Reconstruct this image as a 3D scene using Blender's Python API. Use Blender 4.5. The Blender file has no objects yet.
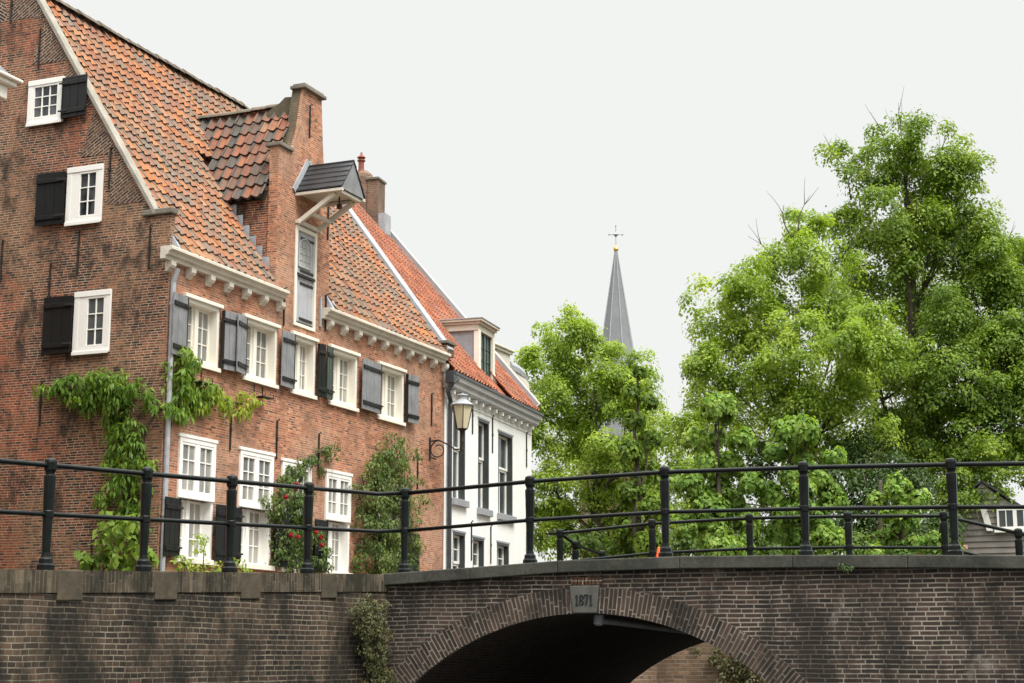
import bpy, bmesh, math, random
import numpy as np
from mathutils import Matrix, Vector
random.seed(7); RNG = np.random.default_rng(11)
SC = bpy.context.scene; COL = SC.collection
PI = math.pi
# ------------------------------------------------------------------ camera
FPX, HOR = 1650.0, 655.0
PITCH = math.atan((HOR-341.5)/FPX); YAW = math.radians(22.858); EYE = 1.6
cam = bpy.data.cameras.new('Camera'); cam.sensor_width = 36; cam.lens = FPX/1024*36
cam.clip_start = .1; cam.clip_end = 2000
camo = bpy.data.objects.new('Camera', cam); COL.objects.link(camo)
camo.location = (0, 0, EYE); camo.rotation_euler = (PI/2+PITCH, 0, YAW); SC.camera = camo
def ray(px, py):
    a = (px-512)/FPX; b = -(py-341.5)/FPX
    x, y, z = a, math.cos(PITCH)-b*math.sin(PITCH), math.sin(PITCH)+b*math.cos(PITCH)
    c, s = math.cos(YAW), math.sin(YAW)
    return Vector((c*x-s*y, s*x+c*y, z)), y
def at(px, py, D):                     # the point seen at a pixel, D metres ahead
    r, f = ray(px, py); return Vector((0, 0, EYE))+r*(D/f)
def onx(px, py, X):
    r, f = ray(px, py); return Vector((0, 0, EYE))+r*(X/r.x)
def ony(px, py, Y):
    r, f = ray(px, py); return Vector((0, 0, EYE))+r*(Y/r.y)

# ------------------------------------------------------------------ mesh helper
class MB:
    def __init__(s, F=None): s.v = []; s.f = []; s.uv = []; s.tone = []; s.F = F
    def add(s, vs, fs, uvs=None, tone=0.5):
        n = len(s.v)
        s.v += [tuple(s.F(*p)) if s.F else tuple(p) for p in vs]
        for i, f in enumerate(fs):
            s.f.append(tuple(n+k for k in f)); s.uv.append(uvs[i] if uvs else None); s.tone.append(tone)
        return s
    def box(s, x0, x1, y0, y1, z0, z1, tone=.5):
        return s.add([(x0,y0,z0),(x1,y0,z0),(x1,y1,z0),(x0,y1,z0),(x0,y0,z1),(x1,y0,z1),(x1,y1,z1),(x0,y1,z1)],
              [(3,2,1,0),(4,5,6,7),(0,1,5,4),(1,2,6,5),(2,3,7,6),(3,0,4,7)], tone=tone)
    def prism(s, poly, ax, lo, hi):
        n = len(poly)
        def p(q, h): return (h, q[0], q[1]) if ax == 'x' else (q[0], h, q[1]) if ax == 'y' else (q[0], q[1], h)
        return s.add([p(q, lo) for q in poly]+[p(q, hi) for q in poly],
              [tuple(range(n))[::-1], tuple(range(n, 2*n))]+[(i,(i+1)%n,n+(i+1)%n,n+i) for i in range(n)])
    def hexa(s, P):                    # 8 corners: 4 bottom, 4 top
        return s.add(P, [(3,2,1,0),(4,5,6,7),(0,1,5,4),(1,2,6,5),(2,3,7,6),(3,0,4,7)])
    def lathe(s, prof, n=12, cx=0, cy=0, ph=0):
        vs = []; fs = []
        for r, z in prof:
            for k in range(n):
                a = 2*PI*k/n+ph; vs.append((cx+r*math.cos(a), cy+r*math.sin(a), z))
        for i in range(len(prof)-1):
            for k in range(n):
                fs.append((i*n+k, i*n+(k+1)%n, (i+1)*n+(k+1)%n, (i+1)*n+k))
        fs.append(tuple(range(n))[::-1]); fs.append(tuple((len(prof)-1)*n+k for k in range(n)))
        return s.add(vs, fs)
    def tube(s, pts, r, n=8):
        pts = [Vector(p) for p in pts]; m = len(pts)
        rr = r if isinstance(r, (list, tuple)) else [r]*m
        vs = []; fs = []
        up = None
        for i, p in enumerate(pts):
            t = (pts[min(i+1, m-1)]-pts[max(i-1, 0)]).normalized()
            if up is None: up = t.orthogonal().normalized()
            up = (up-t*up.dot(t)).normalized(); w = t.cross(up)
            for k in range(n):
                a = 2*PI*k/n; vs.append(p+(up*math.cos(a)+w*math.sin(a))*rr[i])
        for i in range(m-1):
            for k in range(n):
                fs.append((i*n+k, i*n+(k+1)%n, (i+1)*n+(k+1)%n, (i+1)*n+k))
        fs.append(tuple(range(n))[::-1]); fs.append(tuple((m-1)*n+k for k in range(n)))
        return s.add(vs, fs)
    def beam(s, a, b, w, h, upv=(0,0,1)):
        a = Vector(a); b = Vector(b); t = (b-a).normalized(); u = Vector(upv); u = (u-t*u.dot(t)).normalized(); q = t.cross(u)
        P = []
        for e in (-h/2, h/2):
            for c, sgn in ((a,-1),(b,-1),(b,1),(a,1)): P.append(c+q*(w/2*sgn)+u*e)
        return s.hexa(P)
    def build(s, name, mat, parent=None, bevel=0, smooth=False, recalc=True, label=None):
        me = bpy.data.meshes.new(name); me.from_pydata([tuple(v) for v in s.v], [], s.f)
        uvl = me.uv_layers.new(name='UVMap'); buf = np.zeros(len(me.loops)*2, np.float32); k = 0
        for f, uv in zip(s.f, s.uv):
            if uv is None:
                nx = ny = nz = 0.0
                for i in range(len(f)):
                    a = s.v[f[i]]; b = s.v[f[(i+1) % len(f)]]
                    nx += (a[1]-b[1])*(a[2]+b[2]); ny += (a[2]-b[2])*(a[0]+b[0]); nz += (a[0]-b[0])*(a[1]+b[1])
                ax, ay, az = abs(nx), abs(ny), abs(nz)
                j = (1,2) if ax >= ay and ax >= az*.6 else (0,2) if ay >= az*.6 else (0,1)
                uv = [(s.v[i][j[0]], s.v[i][j[1]]) for i in f]
            for q in uv: buf[k] = q[0]; buf[k+1] = q[1]; k += 2
        uvl.data.foreach_set('uv', buf)
        at_ = me.attributes.new('tone', 'FLOAT', 'FACE'); at_.data.foreach_set('value', np.array(s.tone, np.float32))
        if recalc:
            bm = bmesh.new(); bm.from_mesh(me); bmesh.ops.recalc_face_normals(bm, faces=bm.faces); bm.to_mesh(me); bm.free()
        me.materials.append(mat)
        if smooth: me.polygons.foreach_set('use_smooth', [True]*len(me.polygons))
        o = link(name, me, parent)
        if bevel:
            b = o.modifiers.new('Bevel', 'BEVEL'); b.width = bevel; b.segments = 2; b.limit_method = 'ANGLE'
        if label: o['label'] = label
        return o
BASE = {}
def link(name, data, parent=None):
    o = bpy.data.objects.new(name, data); COL.objects.link(o)
    if parent is not None:
        o.parent = parent
        if parent.type == 'EMPTY': o.location = BASE.get(parent.name, (0,0,0))
    return o
def tag(o, label=None, cat=None, group=None, kind=None):
    if label: o['label'] = label
    if cat: o['category'] = cat
    if group: o['group'] = group
    if kind: o['kind'] = kind
    return o
def thing(name, label, cat, base, rz=0, group=None, local=False):
    # base: where the thing stands. local: meshes are given in its own turned frame (z absolute)
    o = bpy.data.objects.new(name, None); COL.objects.link(o); o.empty_display_size = .3
    o.location = base; o.rotation_euler = (0, 0, rz)
    BASE[o.name] = (0,0,-base[2]) if local else tuple(-c for c in base)
    return tag(o, label, cat, group)

# ------------------------------------------------------------------ materials
def nodes(name):
    m = bpy.data.materials.new(name); m.use_nodes = True; nt = m.node_tree
    return m, nt, nt.nodes['Principled BSDF'], lambda t, **k: _n(nt, t, k), lambda a, b: nt.links.new(a, b)
def _n(nt, t, kw):
    n = nt.nodes.new(t)
    for k, v in kw.items(): setattr(n, k, v)
    return n
def ramp(n, stops, mode='LINEAR'):
    r = n.color_ramp; r.interpolation = mode
    while len(r.elements) > 1: r.elements.remove(r.elements[-1])
    r.elements[0].position = stops[0][0]; r.elements[0].color = (*stops[0][1], 1)
    for p, c in stops[1:]:
        e = r.elements.new(p); e.color = (*c, 1)
    return n
def mixc(N, L, fac, a, b, mode='MIX'):
    m = N('ShaderNodeMix', data_type='RGBA', blend_type=mode)
    for sock, v in ((m.inputs[0], fac), (m.inputs[6], a), (m.inputs[7], b)):
        if hasattr(v, 'is_output'): L(v, sock)
        elif isinstance(v, (int, float)): sock.default_value = v
        else: sock.default_value = (*v, 1)
    return m.outputs[2]
def noise(N, L, scale, detail=4, rough=.6, vec=None, tex=None):
    n = N('ShaderNodeTexNoise'); n.inputs['Scale'].default_value = scale; n.inputs['Detail'].default_value = detail
    n.inputs['Roughness'].default_value = rough
    if vec is not None: L(vec, n.inputs['Vector'])
    return n
def mrange(N, L, v, a, b, c=0., d=1.):
    n = N('ShaderNodeMapRange'); L(v, n.inputs[0])
    for i, q in enumerate((a, b, c, d)): n.inputs[i+1].default_value = q
    return n.outputs[0]

def brick_mat(name, cols, mortar, length, course, ms=.007, squash=0.0, patch=None, patch2=None, grime=None, bump=.5, pscale=.45, seed=0., streak=None, pthr=(.47,.57), gthr=(.45,.62)):
    m, nt, P, N, L = nodes(name)
    uv = N('ShaderNodeUVMap', uv_map='UVMap'); obj = N('ShaderNodeTexCoord')
    geo = N('ShaderNodeNewGeometry')
    off = N('ShaderNodeVectorMath', operation='ADD'); L(geo.outputs['Position'], off.inputs[0]); off.inputs[1].default_value = (seed, seed*.7, seed*1.3)
    wob = noise(N, L, 2.2, 2, .5, off.outputs[0])
    wv = N('ShaderNodeVectorMath', operation='MULTIPLY_ADD'); L(wob.outputs['Color'], wv.inputs[0]); wv.inputs[1].default_value = (.03, .022, 0); L(uv.outputs[0], wv.inputs[2])
    b = N('ShaderNodeTexBrick'); b.offset = 0; b.squash = 1; b.squash_frequency = 1; b.offset_frequency = 1
    sv = N('ShaderNodeSeparateXYZ'); L(wv.outputs[0], sv.inputs[0])
    def mt(op, a, c=None):
        q = N('ShaderNodeMath', operation=op)
        for i_, v_ in enumerate((a, c)):
            if v_ is None: continue
            if hasattr(v_, 'is_output'): L(v_, q.inputs[i_])
            else: q.inputs[i_].default_value = v_
        return q.outputs[0]
    row = mt('FLOOR', mt('DIVIDE', sv.outputs['Y'], course))
    wn = N('ShaderNodeTexWhiteNoise', noise_dimensions='1D'); L(mt('ADD', row, seed+.37), wn.inputs['W'])
    hd = mt('MULTIPLY', mt('MODULO', mt('ABSOLUTE', row), 2), squash)      # header rows: shorter bricks
    uu = mt('ADD', mt('MULTIPLY', sv.outputs['X'], mt('ADD', hd, 1)), mt('ADD', mt('MULTIPLY', wn.outputs['Value'], length*.55), mt('MULTIPLY', row, length*.37)))
    cv = N('ShaderNodeCombineXYZ'); L(uu, cv.inputs['X']); L(sv.outputs['Y'], cv.inputs['Y'])
    L(cv.outputs[0], b.inputs['Vector'])
    b.inputs['Color1'].default_value = (0,0,0,1); b.inputs['Color2'].default_value = (1,1,1,1); b.inputs['Mortar'].default_value = (.5,.5,.5,1)
    b.inputs['Scale'].default_value = 1; b.inputs['Mortar Size'].default_value = ms; b.inputs['Mortar Smooth'].default_value = .25
    b.inputs['Bias'].default_value = 0; b.inputs['Brick Width'].default_value = length; b.inputs['Row Height'].default_value = course
    r = N('ShaderNodeValToRGB'); ramp(r, [((i+.5)/len(cols) if i else 0, c) for i, c in enumerate(cols)]); L(b.outputs['Color'], r.inputs[0])
    c = r.outputs[0]
    if patch:
        n1 = noise(N, L, pscale, 4, .58, off.outputs[0]); f = mrange(N, L, n1.outputs[0], pthr[0], pthr[1], 0, .85)
        r2 = N('ShaderNodeValToRGB'); ramp(r2, [((i+.5)/len(patch) if i else 0, q) for i, q in enumerate(patch)]); L(b.outputs['Color'], r2.inputs[0])
        c = mixc(N, L, f, c, r2.outputs[0])
    if patch2:
        off2 = N('ShaderNodeVectorMath', operation='ADD'); L(off.outputs[0], off2.inputs[0]); off2.inputs[1].default_value = (13.1, 4.2, 7.7)
        n1 = noise(N, L, pscale*.8, 4, .58, off2.outputs[0]); f = mrange(N, L, n1.outputs[0], .455, .56, 0, .9)
        r3 = N('ShaderNodeValToRGB'); ramp(r3, [((i+.5)/len(patch2) if i else 0, q) for i, q in enumerate(patch2)]); L(b.outputs['Color'], r3.inputs[0])
        c = mixc(N, L, f, c, r3.outputs[0])
    # small mottling inside every brick
    n2 = noise(N, L, 9, 6, .7, off.outputs[0]); c = mixc(N, L, .55, c, mrange(N, L, n2.outputs[0], .3, .72, .35, 1.25), 'MULTIPLY')
    mo = mixc(N, L, mrange(N, L, noise(N, L, 1.6, 4, .6, off.outputs[0]).outputs[0], .35, .65, 0, 1), mortar, tuple(q*.55 for q in mortar))
    c = mixc(N, L, b.outputs['Fac'], c, mo)
    if grime:
        mp = N('ShaderNodeMapping'); L(off.outputs[0], mp.inputs[0]); mp.inputs['Scale'].default_value = (1.1, 1.1, .6)
        n3 = noise(N, L, 1.7, 8, .72, mp.outputs[0]); c = mixc(N, L, mrange(N, L, n3.outputs[0], gthr[0], gthr[1], 0, grime[1]), c, grime[0])
    if streak:
        mp = N('ShaderNodeMapping'); L(off.outputs[0], mp.inputs[0]); mp.inputs['Scale'].default_value = (1.6, 1.6, 1.1)
        n4 = noise(N, L, 1.3, 7, .7, mp.outputs[0]); c = mixc(N, L, mrange(N, L, n4.outputs[0], .6, .78, 0, streak[1]), c, streak[0])
    L(c, P.inputs['Base Color']); P.inputs['Roughness'].default_value = .9; P.inputs['Specular IOR Level'].default_value = .2
    inv = N('ShaderNodeMath', operation='MULTIPLY_ADD'); L(b.outputs['Fac'], inv.inputs[0]); inv.inputs[1].default_value = -1.
    sm = N('ShaderNodeMath', operation='MULTIPLY'); L(n2.outputs[0], sm.inputs[0]); sm.inputs[1].default_value = .5
    L(sm.outputs[0], inv.inputs[2])
    bp = N('ShaderNodeBump'); bp.inputs['Strength'].default_value = bump; bp.inputs['Distance'].default_value = .012
    L(inv.outputs[0], bp.inputs['Height']); L(bp.outputs[0], P.inputs['Normal'])
    return m
def rough_mat(name, c1, c2, scale=3, rough=.8, spec=.3, bump=.2, bscale=30, thr=(.35,.65), metal=0, fine=.25):
    m, nt, P, N, L = nodes(name)
    geo = N('ShaderNodeNewGeometry')
    n = noise(N, L, scale, 6, .65, geo.outputs['Position'])
    c = mixc(N, L, mrange(N, L, n.outputs[0], *thr), c1, c2)
    n2 = noise(N, L, bscale, 5, .7, geo.outputs['Position'])
    c = mixc(N, L, fine, c, mrange(N, L, n2.outputs[0], .3, .7, .3, 1.3), 'MULTIPLY')
    L(c, P.inputs['Base Color']); P.inputs['Roughness'].default_value = rough; P.inputs['Specular IOR Level'].default_value = spec; P.inputs['Metallic'].default_value = metal
    if bump:
        bp = N('ShaderNodeBump'); bp.inputs['Strength'].default_value = bump; bp.inputs['Distance'].default_value = .01
        L(n2.outputs[0], bp.inputs['Height']); L(bp.outputs[0], P.inputs['Normal'])
    return m
def tile_mat(name, stops, moss, mossf=.5):
    m, nt, P, N, L = nodes(name)
    a = N('ShaderNodeAttribute', attribute_name='tone'); geo = N('ShaderNodeNewGeometry')
    r = N('ShaderNodeValToRGB'); ramp(r, stops); L(a.outputs['Fac'], r.inputs[0])
    n = noise(N, L, 6, 6, .7, geo.outputs['Position']); n1 = noise(N, L, .7, 4, .6, geo.outputs['Position'])
    c = mixc(N, L, .5, r.outputs[0], mrange(N, L, n.outputs[0], .3, .7, .45, 1.3), 'MULTIPLY')
    ad = N('ShaderNodeMath', operation='ADD'); L(n.outputs[0], ad.inputs[0]); L(n1.outputs[0], ad.inputs[1])
    c = mixc(N, L, mrange(N, L, ad.outputs[0], .92, 1.16, 0, mossf), c, moss)
    L(c, P.inputs['Base Color']); P.inputs['Roughness'].default_value = .75; P.inputs['Specular IOR Level'].default_value = .3
    return m
def leaf_mat(name, dark, mid, light, trans=.35):
    m, nt, P, N, L = nodes(name)
    a = N('ShaderNodeAttribute', attribute_name='tone')
    r = N('ShaderNodeValToRGB'); ramp(r, [(0, dark), (.5, mid), (1, light)]); L(a.outputs['Fac'], r.inputs[0])
    L(r.outputs[0], P.inputs['Base Color']); P.inputs['Roughness'].default_value = .55; P.inputs['Specular IOR Level'].default_value = .3
    t = N('ShaderNodeBsdfTranslucent'); L(mixc(N, L, 1., r.outputs[0], (1.25, 1.2, .55), 'MULTIPLY'), t.inputs['Color'])
    mx = N('ShaderNodeMixShader'); mx.inputs[0].default_value = trans
    L(P.outputs[0], mx.inputs[1]); L(t.outputs[0], mx.inputs[2]); L(mx.outputs[0], nt.nodes['Material Output'].inputs['Surface'])
    return m
M = {}
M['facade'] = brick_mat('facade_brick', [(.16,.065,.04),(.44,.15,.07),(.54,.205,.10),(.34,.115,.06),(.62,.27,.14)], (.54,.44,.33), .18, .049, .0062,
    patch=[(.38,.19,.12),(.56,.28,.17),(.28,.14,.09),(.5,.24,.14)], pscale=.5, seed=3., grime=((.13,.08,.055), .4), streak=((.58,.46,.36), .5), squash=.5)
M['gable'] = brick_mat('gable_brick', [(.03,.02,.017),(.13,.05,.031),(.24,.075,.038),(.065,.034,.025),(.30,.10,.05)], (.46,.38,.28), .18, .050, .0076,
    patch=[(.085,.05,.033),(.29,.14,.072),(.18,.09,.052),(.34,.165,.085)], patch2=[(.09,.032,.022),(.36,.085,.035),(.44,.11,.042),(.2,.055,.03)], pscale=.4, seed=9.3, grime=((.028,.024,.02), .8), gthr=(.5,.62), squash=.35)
M['gable_dark'] = brick_mat('gable_dark_brick', [(.045,.032,.026),(.12,.06,.04),(.08,.046,.034),(.17,.085,.055)], (.46,.39,.3), .2, .06, .0085, pscale=.5, seed=2)
M['bridge'] = brick_mat('bridge_brick', [(.024,.021,.019),(.066,.046,.037),(.045,.034,.029),(.095,.060,.046),(.034,.029,.026)], (.32,.28,.225), .20, .0505, .0085,
    patch=[(.036,.031,.028),(.068,.049,.040),(.095,.065,.052)], pscale=.7, seed=5.5, grime=((.016,.0155,.0135), .74), streak=((.40,.38,.33), .6), bump=1., squash=.45, gthr=(.44,.58))
M['arch'] = brick_mat('arch_brick', [(.03,.025,.022),(.078,.052,.042),(.05,.037,.031),(.092,.061,.048)], (.27,.235,.19), .24, .052, .0085, seed=1.5, grime=((.016,.015,.013), .8), bump=1., gthr=(.46,.6))
M['quay'] = brick_mat('quay_brick', [(.016,.014,.012),(.055,.038,.028),(.03,.024,.019),(.085,.052,.036),(.022,.019,.016)], (.22,.19,.14), .17, .0555, .0075,
    patch=[(.09,.062,.04),(.045,.035,.026),(.13,.085,.055)], pscale=.7, seed=7.7, grime=((.011,.0115,.0095), .76), streak=((.16,.125,.08), .7), bump=1., squash=.75, gthr=(.43,.57))
M['soldier'] = brick_mat('coping_brick', [(.035,.03,.021),(.085,.064,.042),(.12,.09,.06),(.055,.044,.03),(.165,.128,.085)], (.15,.13,.095), .31, .05, .008, seed=4.4, grime=((.018,.018,.012), .9), bump=1., gthr=(.42,.58))
M['barrel'] = brick_mat('vault_brick', [(.03,.022,.018),(.055,.036,.028),(.045,.03,.025)], (.09,.08,.07), .2, .06, .008, seed=8)
M['farwall'] = brick_mat('far_quay_brick', [(.16,.10,.065),(.25,.16,.10),(.2,.13,.085),(.3,.19,.12)], (.33,.28,.21), .22, .07, .01, seed=6, grime=((.1,.08,.055), .6))
M['mossbrick'] = brick_mat('mossy_brick', [(.12,.07,.045),(.2,.10,.06),(.15,.09,.055)], (.26,.23,.17), .18, .05, .007, seed=6, grime=((.075,.075,.05), .85), gthr=(.36,.55))
M['chimney'] = brick_mat('chimney_brick', [(.16,.085,.055),(.26,.14,.09),(.2,.12,.08)], (.36,.31,.25), .2, .06, .008, seed=6, grime=((.08,.07,.055), .6))
M['verge'] = rough_mat('lime_mortar', (.38,.355,.30), (.26,.245,.205), 2.5, .9, .2, .35, 18)
M['stone'] = rough_mat('weathered_stone', (.22,.20,.165), (.13,.12,.095), 2.2, .9, .2, .35, 22)
M['coping'] = rough_mat('coping_stone', (.078,.077,.064), (.036,.038,.031), 2.2, .85, .25, .35, 25, (.38,.62), fine=.5)
M['keystone'] = rough_mat('keystone', (.13,.13,.115), (.085,.087,.077), 5, .9, .2, .3, 40)
M['capstone'] = rough_mat('capstone', (.095,.076,.052), (.05,.044,.032), 4, .9, .2, .4, 25)
M['digits'] = rough_mat('black_digits', (.012,.012,.012), (.02,.02,.02), 5, .6)
M['white'] = rough_mat('cream_paint', (.80,.77,.68), (.74,.70,.60), 1.5, .5, .4, .05, 30, fine=.06)
M['purewhite'] = rough_mat('white_paint', (.86,.85,.81), (.80,.79,.74), 1.2, .5, .4, .05, 30, fine=.05)
M['cornice'] = rough_mat('cornice_paint', (.66,.62,.52), (.55,.51,.43), 2.5, .6, .3, .1, 25, fine=.12)
M['render'] = rough_mat('white_render', (.87,.87,.845), (.77,.77,.735), .9, .8, .2, .3, 14, (.42,.72), fine=.1)
M['black'] = rough_mat('black_paint', (.007,.008,.008), (.012,.0125,.012), 5, .4, .3, .05, 40)
M['slategrey'] = rough_mat('grey_and_sky_sheen', (.25,.252,.262), (.165,.168,.175), 3, .4, .5, .08, 40)  # on shutters: black paint coloured grey for its sky reflection; canopy front plain grey
M['fascia'] = rough_mat('pale_grey_fascia', (.56,.57,.57), (.48,.49,.49), 2, .55, .3, .05, 30)
M['surround'] = rough_mat('dark_grey_green_paint', (.042,.05,.047), (.055,.062,.058), 5, .4, .35, .05, 40)
M['greenpaint'] = rough_mat('dark_green_paint', (.02,.04,.025), (.028,.05,.03), 5, .35, .5, .05, 40)
M['doorgrey'] = rough_mat('grey_blue_paint', (.47,.475,.50), (.40,.405,.425), 3, .5, .4, .05, 40)
M['iron'] = rough_mat('wrought_iron', (.016,.014,.013), (.03,.024,.02), 6, .6, .4, .1, 60)
M['rail'] = rough_mat('railing_paint', (.003,.005,.0045), (.008,.011,.0095), 7, .3, .16, .12, 45)
M['lead'] = rough_mat('lead_sheet', (.42,.44,.46), (.30,.32,.34), 2, .55, .4, .1, 20)
M['zinc'] = rough_mat('zinc_sheet', (.33,.345,.36), (.26,.27,.285), 1.5, .5, .5, .06, 20)
M['zincpipe'] = rough_mat('zinc_pipe', (.42,.44,.47), (.30,.31,.33), 4, .45, .5, .06, 30)
M['slate'] = rough_mat('dark_slate', (.035,.038,.042), (.055,.058,.062), 3, .4, .5, .12, 30)
M['spire'] = rough_mat('spire_slate', (.20,.21,.22), (.165,.172,.182), .5, .6, .3, .15, 3, fine=.2)
M['gilt'] = rough_mat('gilding', (.65,.45,.12), (.5,.33,.1), 2, .35, .5, 0, 5, metal=.6)
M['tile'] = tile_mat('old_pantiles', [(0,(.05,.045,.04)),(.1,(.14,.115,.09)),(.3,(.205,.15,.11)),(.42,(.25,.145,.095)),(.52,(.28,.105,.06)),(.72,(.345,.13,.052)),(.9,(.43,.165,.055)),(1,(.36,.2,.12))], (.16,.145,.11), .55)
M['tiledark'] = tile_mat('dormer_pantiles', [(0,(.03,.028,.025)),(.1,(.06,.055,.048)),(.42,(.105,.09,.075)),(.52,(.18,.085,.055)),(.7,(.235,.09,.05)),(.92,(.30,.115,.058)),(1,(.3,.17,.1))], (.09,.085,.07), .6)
M['tilered'] = tile_mat('orange_pantiles', [(0,(.16,.06,.04)),(.3,(.28,.088,.046)),(.7,(.36,.115,.053)),(1,(.42,.155,.07))], (.24,.12,.08), .7)
M['ridge'] = rough_mat('ridge_tiles', (.22,.18,.135), (.13,.11,.085), 3, .85, .2, .3, 15)
M['darkwood'] = rough_mat('dark_void_boards', (.02,.018,.016), (.03,.028,.024), 3, .9, .1)
M['bark'] = rough_mat('tree_bark', (.06,.05,.038), (.1,.085,.065), 5, .9, .2, .5, 25)
M['cladding'] = None
M['pot'] = rough_mat('red_chimney_pot', (.26,.08,.05), (.2,.07,.05), 4, .7)
M['water'] = rough_mat('canal_water', (.012,.016,.012), (.018,.022,.015), 1, .06, .5, .12, 1.2)
M['street'] = brick_mat('street_paving', [(.13,.09,.07),(.2,.13,.1),(.16,.11,.09)], (.1,.09,.08), .2, .1, .008, seed=1, grime=((.09,.08,.07), .5))
M['earth'] = rough_mat('grass_and_earth', (.045,.065,.022), (.09,.08,.05), 1.2, .95, .1, .5, 18)
M['orangeplastic'] = rough_mat('orange_plastic', (.85,.12,.03), (.8,.1,.025), 4, .5, .4, 0, 10, fine=0)
M['lampglass'] = rough_mat('frosted_lamp_glass', (.62,.56,.38), (.55,.5,.34), 3, .25, .5, 0, 10, fine=0)
M['lampmetal'] = rough_mat('grey_lamp_metal', (.34,.36,.37), (.26,.28,.29), 5, .45, .5, .05, 30)
M['red'] = rough_mat('rose_petals', (.36,.006,.014), (.24,.005,.010), 30, .6, .3, 0, 10, fine=0)
M['plate'] = rough_mat('enamel_plate', (.62,.64,.62), (.55,.57,.56), 6, .35, .5, 0, 10, fine=0)
def glass_mat(name, c1, c2, scale, rough=.08):
    m, nt, P, N, L = nodes(name)
    geo = N('ShaderNodeNewGeometry'); mp = N('ShaderNodeMapping'); L(geo.outputs['Position'], mp.inputs[0]); mp.inputs['Scale'].default_value = (1, 1, .5)
    n = noise(N, L, scale, 3, .5, mp.outputs[0]); c = mixc(N, L, mrange(N, L, n.outputs[0], .42, .58), c1, c2)
    L(c, P.inputs['Base Color']); P.inputs['Roughness'].default_value = rough; P.inputs['Specular IOR Level'].default_value = .6
    n2 = noise(N, L, 4, 2, .5, geo.outputs['Position']); bp = N('ShaderNodeBump'); bp.inputs['Strength'].default_value = .06; L(n2.outputs[0], bp.inputs['Height']); L(bp.outputs[0], P.inputs['Normal'])
    return m
M['glass'] = glass_mat('curtained_glass', (.34,.33,.29), (.16,.165,.16), 1.6)
M['glasspale'] = glass_mat('pale_leaded_glass', (.5,.5,.47), (.38,.39,.38), 2.)
M['glassdark'] = glass_mat('dark_glass', (.015,.017,.02), (.09,.095,.1), 2.6, .06)
M['glassgrey'] = glass_mat('grey_glass', (.10,.115,.115), (.04,.048,.05), 1.3)
M['glassgreen'] = glass_mat('green_glass', (.05,.085,.07), (.09,.13,.11), 2.)
def clad_mat():
    m, nt, P, N, L = nodes('weatherboards')
    geo = N('ShaderNodeNewGeometry'); n = noise(N, L, 3, 5, .6, geo.outputs['Position'])
    c = mixc(N, L, mrange(N, L, n.outputs[0], .35, .65), (.23,.205,.185), (.165,.15,.135)); L(c, P.inputs['Base Color']); P.inputs['Roughness'].default_value = .8
    return m
M['cladding'] = clad_mat()
M['lf_bright'] = leaf_mat('leaf_yellow_green', (.125,.215,.026), (.27,.39,.052), (.45,.54,.11), .47)
M['lf_mid'] = leaf_mat('leaf_mid_green', (.08,.148,.021), (.19,.295,.037), (.38,.465,.085), .45)
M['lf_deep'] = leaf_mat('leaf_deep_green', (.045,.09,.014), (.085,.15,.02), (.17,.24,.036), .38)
M['lf_lime'] = leaf_mat('leaf_pollard', (.075,.16,.024), (.19,.325,.05), (.39,.51,.115), .44)
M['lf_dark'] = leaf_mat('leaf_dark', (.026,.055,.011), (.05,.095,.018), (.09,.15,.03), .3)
M['lf_wist'] = leaf_mat('leaf_wisteria', (.05,.12,.015), (.125,.235,.028), (.28,.385,.06), .42)
M['lf_yel'] = leaf_mat('leaf_wisteria_young', (.15,.23,.024), (.27,.37,.04), (.42,.48,.08), .45)
M['lf_rose'] = leaf_mat('leaf_rose', (.04,.08,.02), (.09,.145,.035), (.21,.255,.07), .35)
M['lf_dry'] = leaf_mat('leaf_ivy_dry', (.04,.048,.016), (.085,.09,.034), (.16,.15,.07), .25)

# ------------------------------------------------------------------ world and sun (bright overcast)
w = bpy.data.worlds.new('World'); SC.world = w; w.use_nodes = True
nt = w.node_tree; N = lambda t, **k: _n(nt, t, k); L = lambda a, b: nt.links.new(a, b)
bg = nt.nodes['Background']
SUN_EL, SUN_AZ = math.radians(58), math.radians(118)   # azimuth clockwise from +y: over the canal side
sky = N('ShaderNodeTexSky', sky_type='NISHITA'); sky.sun_disc = False; sky.sun_elevation = SUN_EL; sky.sun_rotation = SUN_AZ
tc = N('ShaderNodeTexCoord'); sp = N('ShaderNodeSeparateXYZ'); L(tc.outputs['Generated'], sp.inputs[0])
cl = N('ShaderNodeValToRGB')           # cloud layer: brighter towards the zenith, as an overcast sky is
CLOUD = 10.0
ramp(cl, [(0, (.30,.29,.27)), (.5, (.212,.2145,.2095)), (.705, (.214,.2165,.2115)), (.83, (.6,.6,.59)), (1, (1,1,.985))])
L(mrange(N, L, sp.outputs['Z'], -1, 1), cl.inputs[0])
sc_ = N('ShaderNodeVectorMath', operation='SCALE'); L(cl.outputs[0], sc_.inputs[0]); sc_.inputs['Scale'].default_value = 43.
mx = mixc(N, L, .96, sky.outputs[0], sc_.outputs[0])
L(mx, bg.inputs['Color']); bg.inputs['Strength'].default_value = .1
sun = bpy.data.lights.new('Sun', 'SUN'); sun.energy = 3.9; sun.angle = math.radians(25); sun.color = (1, .965, .91)
so = bpy.data.objects.new('Sun', sun); COL.objects.link(so); so.location = (20, -10, 40)
d = Vector((math.sin(SUN_AZ)*math.cos(SUN_EL), math.cos(SUN_AZ)*math.cos(SUN_EL), math.sin(SUN_EL)))
so.rotation_euler = (-d).to_track_quat('-Z', 'Y').to_euler()
vs = SC.view_settings; vs.view_transform = 'Standard'; vs.look = 'None'; vs.gamma = 1; vs.exposure = 0.0; vs.use_curve_mapping = False
SC.cycles.max_bounces = 8; SC.cycles.use_denoising = True

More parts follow.
